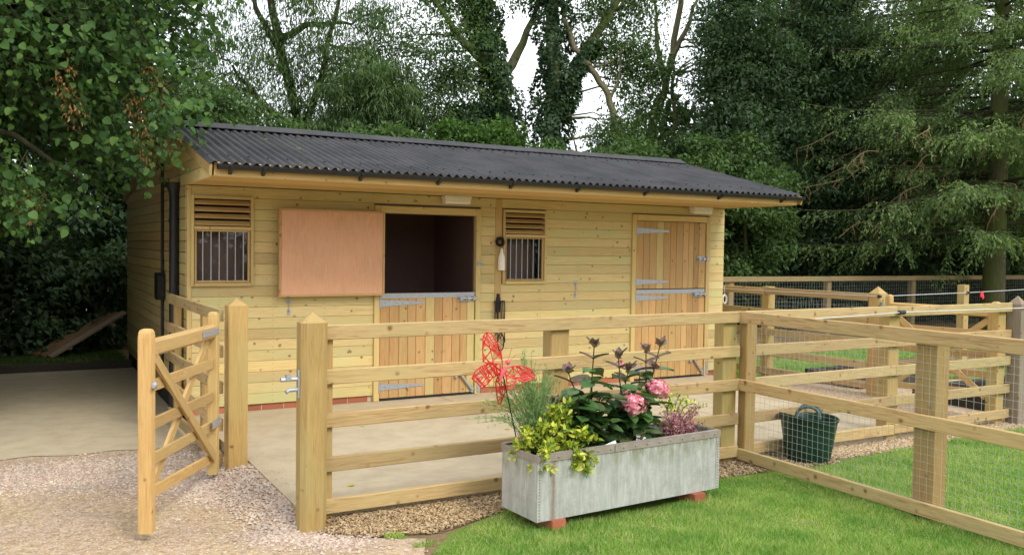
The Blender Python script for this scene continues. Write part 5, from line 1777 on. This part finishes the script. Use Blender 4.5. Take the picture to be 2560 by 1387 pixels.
def wing(poly, tilt, lines=9):
    pts = np.array([(2.642 + (x - 1262) * .00262, 1.012 + (910 - y) * .00272) for x, y in poly])
    hub = np.array([2.642, 1.019])
    f3 = lambda p: (p[0], 4.75 + tilt * np.linalg.norm(p - hub), p[1])
    mb = MB()
    loop = np.concatenate([np.linspace(pts[i], pts[(i + 1) % len(pts)], 4)[:-1] for i in range(len(pts))])
    mb.tube([f3(p) for p in loop] + [f3(loop[0])], .0042, 5, False)
    lo, hi = pts.min(0), pts.max(0)
    for k in range(lines):
        an = (.55 if k % 2 else 2.25) + rng.normal() * .28
        c = lo + (hi - lo) * rng.random(2)
        d = np.array([math.cos(an), math.sin(an)])
        ts = np.linspace(-.3, .3, 121)
        Q = c + ts[:, None] * d
        ins = in_poly(Q[:, 0], Q[:, 1], [tuple(p) for p in pts])
        run = []
        for q, i_ in zip(Q, ins):
            if i_:
                run.append(q)
            if (not i_ or q is Q[-1]) and len(run) > 3:
                mb.tube([f3(run[0]), f3(run[len(run) // 2]), f3(run[-1])], .0032, 5)
                run = []
            elif not i_:
                run = []
    world_build(mb, 'wing', MT['red_plastic'], bf, smooth=40)


wing([(1208, 842), (1216, 834), (1230, 838), (1242, 856), (1252, 872), (1255, 900), (1256, 925), (1240, 932), (1222, 905), (1207, 900), (1206, 870)], .1, 20)
wing([(1181, 937), (1188, 922), (1202, 911), (1225, 904), (1250, 906), (1252, 928), (1232, 938), (1222, 950), (1208, 961), (1196, 949)], .14, 26)
wing([(1262, 918), (1282, 912), (1305, 912), (1325, 920), (1339, 936), (1332, 945), (1308, 950), (1292, 944), (1280, 958), (1266, 966)], -.16, 28)
wing([(1250, 930), (1264, 938), (1272, 958), (1276, 980), (1268, 1004), (1262, 1002), (1252, 975), (1246, 950)], .3, 16)
c0, c1 = pz(1254, 922, -.02), pz(1266, 902, -.02)
mb = MB().tube([pz(1246, 945, -.02), pz(1250, 932, -.02), c0, pz(1262, 912, -.02)], [.006, .012, .017, .008], 10)
world_build(mb, 'body', MT['pink_plastic'], bf, smooth=60)
MB().lathe([(.0, -.017), (.010, -.014), (.016, -.005), (.016, .005), (.010, .014), (0, .017)], 12).build('head', MT['pink_plastic'], bf, 60, tuple(c1))
for e_ in ((1270, 868), (1300, 884)):
    world_build(MB().tube([c1, (c1 + pz(*e_, -.05)) / 2 + np.array([.004, 0, .02]), pz(*e_, -.05)], .0014, 5), 'antenna', MT['red_plastic'], bf)
world_build(MB().tube([pz(1256, 925, 0), np.array([2.80, 4.82, .42])], .004, 6), 'stake', MT['green_rubber'], bf)


# ================================================================ bucket, standpipe and other small things
bu = empty('rubber_bucket', (5.74, 5.10, .012), None, 'dark green rubber trug bucket behind the netted fence', 'bucket')
prof = [(.0, .004), (.165, .0), (.175, .012), (.205, .20), (.225, .33), (.236, .345), (.238, .355), (.232, .360), (.222, .35), (.203, .20), (.168, .02), (0, .014)]
mb = MB().lathe(prof, 36)
mb.v = [(x * 1.04, y * 1.0, z * 1.03 + .022 * (x / .24) * (-1) * (z / .36) + .012 * (z / .36) * math.cos(2 * math.atan2(y, x))) for x, y, z in mb.v]
mb.build('bucket_body', MT['green_rubber'], bu, 40, (5.74, 5.10, .012))
for s_ in (1, -1):
    pts = [(5.74 + s_ * .75 * .245 + .66 * .09 * math.cos(t), 5.10 + s_ * .66 * .235 - .75 * .09 * math.cos(t), .37 + .095 * max(0, math.sin(t)) ** .8 - .03 * s_) for t in np.linspace(0, math.pi, 13)]
    world_build(MB().tube(pts, .0135, 8), 'handle', MT['grey_rubber'], bu, smooth=50)

sp = empty('standpipe_tap', (1.06, 8.75, 0), None, 'water standpipe with a white cap and blue pipe behind the open gate', 'tap')
world_build(MB().tube([(1.06, 8.75, 0), (1.06, 8.75, .46)], .02, 10), 'blue_pipe', MT['blue_pipe'], sp, smooth=40)
world_build(MB().tube([(1.06, 8.75, .44), (1.06, 8.75, .82)], .032, 12), 'lagging', MT['black_plastic'], sp, smooth=40)
world_build(MB().lathe([(.036, 0), (.038, .03), (.03, .06), (.014, .075), (0, .078)], 14, (1.06, 8.75, .81)), 'cap', MT['white_plastic'], sp, smooth=50)
world_build(MB().tube([(1.06, 8.72, .70), (1.06, 8.62, .70), (1.06, 8.60, .64)], .014, 8), 'spout', MT['galvanised'], sp, smooth=40)

pk = empty('plank_ramp', (.7, 14.6, 0), None, 'weathered planks propped on a slope in the shrubs beyond the drive', 'planks')
for k in range(3):
    board('plank', pk, (.22 + k * .10, 14.70 - k * .17, .05), (1.28 + k * .08, 14.9 - k * .17, .62 + .02 * k), .145, .03, MT['old_plank' if k < 2 else 'grey_pine'], (-.4, -.25, .9))
for u in (.25, .8):
    board('bearer', pk, (.22 + 1.06 * u, 14.85, .02 + .57 * u), (.42 + 1.06 * u, 14.35, .03 + .57 * u), .06, .05, MT['grey_pine'], (0, 0, 1))

for (x0, x1, y0, y1), lab in (((9.35, 11.2, 5.7, 6.7), 'dark sleeper-edged bed of black mulch beyond the weathered grey post'), ((9.3, 10.9, 7.5, 8.3), 'dark mulch bed behind the pyramid-capped inner gate post')):
    rb = empty('mulch_bed', ((x0 + x1) / 2, (y0 + y1) / 2, 0), None, lab, 'bed', 'mulch beds')
    for p0, p1, nn in (((x0, y0, .08), (x1, y0, .08), (0, -1, 0)), ((x0, y1, .08), (x1, y1, .08), (0, 1, 0)), ((x0, y0 + .06, .08), (x0, y1 - .06, .08), (-1, 0, 0)), ((x1, y0 + .06, .08), (x1, y1 - .06, .08), (1, 0, 0))):
        board('sleeper', rb, p0, p1, .16, .1, MT['sleeper_dark'], nn, .008)
    world_build(MB().box(x0 + .05, x1 - .05, y0 + .05, y1 - .05, 0, .13), 'mulch', MT['compost'], rb)

# electric rope with insulators, its post and tag
r1 = empty('electric_rope', (9, 7.2, 1.2), None, 'white electric fence rope running behind the inner gate', 'rope', 'electric ropes')
world_build(MB().tube([(8.58, 11.9, 1.17), (8.75, 8.62, 1.205), (9.02, 7.0, 1.215), (11.42, 7.43, 1.205), (16, 8.2, 1.22), (22, 9.2, 1.26)], .0045, 6), 'rope', MT['white_rope'], r1)
for p in ((9.02, 6.99, 1.215), (11.42, 7.428, 1.205)):
    world_build(MB().tube([(p[0] - .02, p[1], p[2]), (p[0] + .02, p[1], p[2])], .02, 8), 'insulator', MT['black_plastic'], r1, smooth=40)
ep = empty('rope_post', (11.42, 7.5, 0), None, 'slim square post carrying the white rope beyond the inner gate', 'post')
post(ep, 11.42, 7.5, .11, .11, 1.31, name='shaft')
tg = world_build(MB().prism([(11.78, 1.21), (11.83, 1.21), (11.86, 1.13), (11.83, 1.10), (11.81, 1.15), (11.78, 1.13)], 1, 7.47, 7.482), 'rope_tag', MT['red_tag'], None, label='small red tag hanging on the white rope by the slim post', cat='tag')
r2 = empty('electric_rope', (7.1, 5.27, 1.2), None, 'white electric rope along the fence beyond the corner', 'rope', 'electric ropes')
world_build(MB().tube([(5.3, 5.262, 1.155), (6.1, 5.262, 1.17), (7.11, 5.262, 1.195), (8.95, 5.2, 1.20), (9.05, 5.2, 1.215)], .005, 6), 'rope', MT['white_rope'], r2)
world_build(MB().tube([(7.07, 5.265, 1.195), (7.15, 5.265, 1.195)], .02, 8), 'insulator', MT['black_plastic'], r2, smooth=40)
rh = empty('hanging_grip', (8.68, 9.3, 1.0), None, 'white plastic rope handle hanging on the fence beside the stable corner', 'handle')
world_build(MB().tube([(8.70, 9.3, 1.24), (8.69, 9.29, 1.12)], .006, 6), 'cord', MT['white_rope'], rh)
world_build(MB().tube([(8.69 + .035 * math.cos(t) * 1., 9.28, 1.05 + .06 * math.sin(t)) for t in np.linspace(0, 2 * math.pi, 15)], .014, 8, False), 'grip', MT['white_plastic'], rh, smooth=50)

# fallen leaves on the concrete
V, F = leaf_arrays(np.zeros((1, 3)), np.array([[1., 0, 0]]), np.array([[0, 0, 1.]]), .06, .035, 'ovate')
fm = fast_mesh('fallen_leaf', V, F)
for (x, y), an, lab in (((1.98, 5.75), .2, 'yellow-green fallen leaf on the concrete just inside the front fence'), ((2.75, 7.6), 1.2, 'yellow-green fallen leaf on the concrete below the folded-back door leaf'), ((3.9, 6.9), 2.2, 'yellow-green fallen leaf in the middle of the bare concrete')):
    inst('fallen_leaf', fm, MT['euonymus_leaf'], None, (x, y, PAD + .004), Matrix.Rotation(an, 3, 'Z'), label=lab, cat='leaf', group='fallen leaves on the concrete')
for (x, y), an, lab in (((2.35, 8.4), .4, 'pale fallen leaf on the black roof above the folded-back door leaf'), ((2.2, 8.9), 2.0, 'pale fallen leaf high on the black roof near the ridge'), ((1.62, 9.1), 1.0, 'pale fallen leaf on the roof below the overhanging tree')):
    inst('fallen_leaf', fm, MT['seed_bunch'], None, (x, y, zroof(y) + .042), Matrix.Rotation(an, 3, 'Z'), label=lab, cat='leaf', group='fallen leaves on the roof')
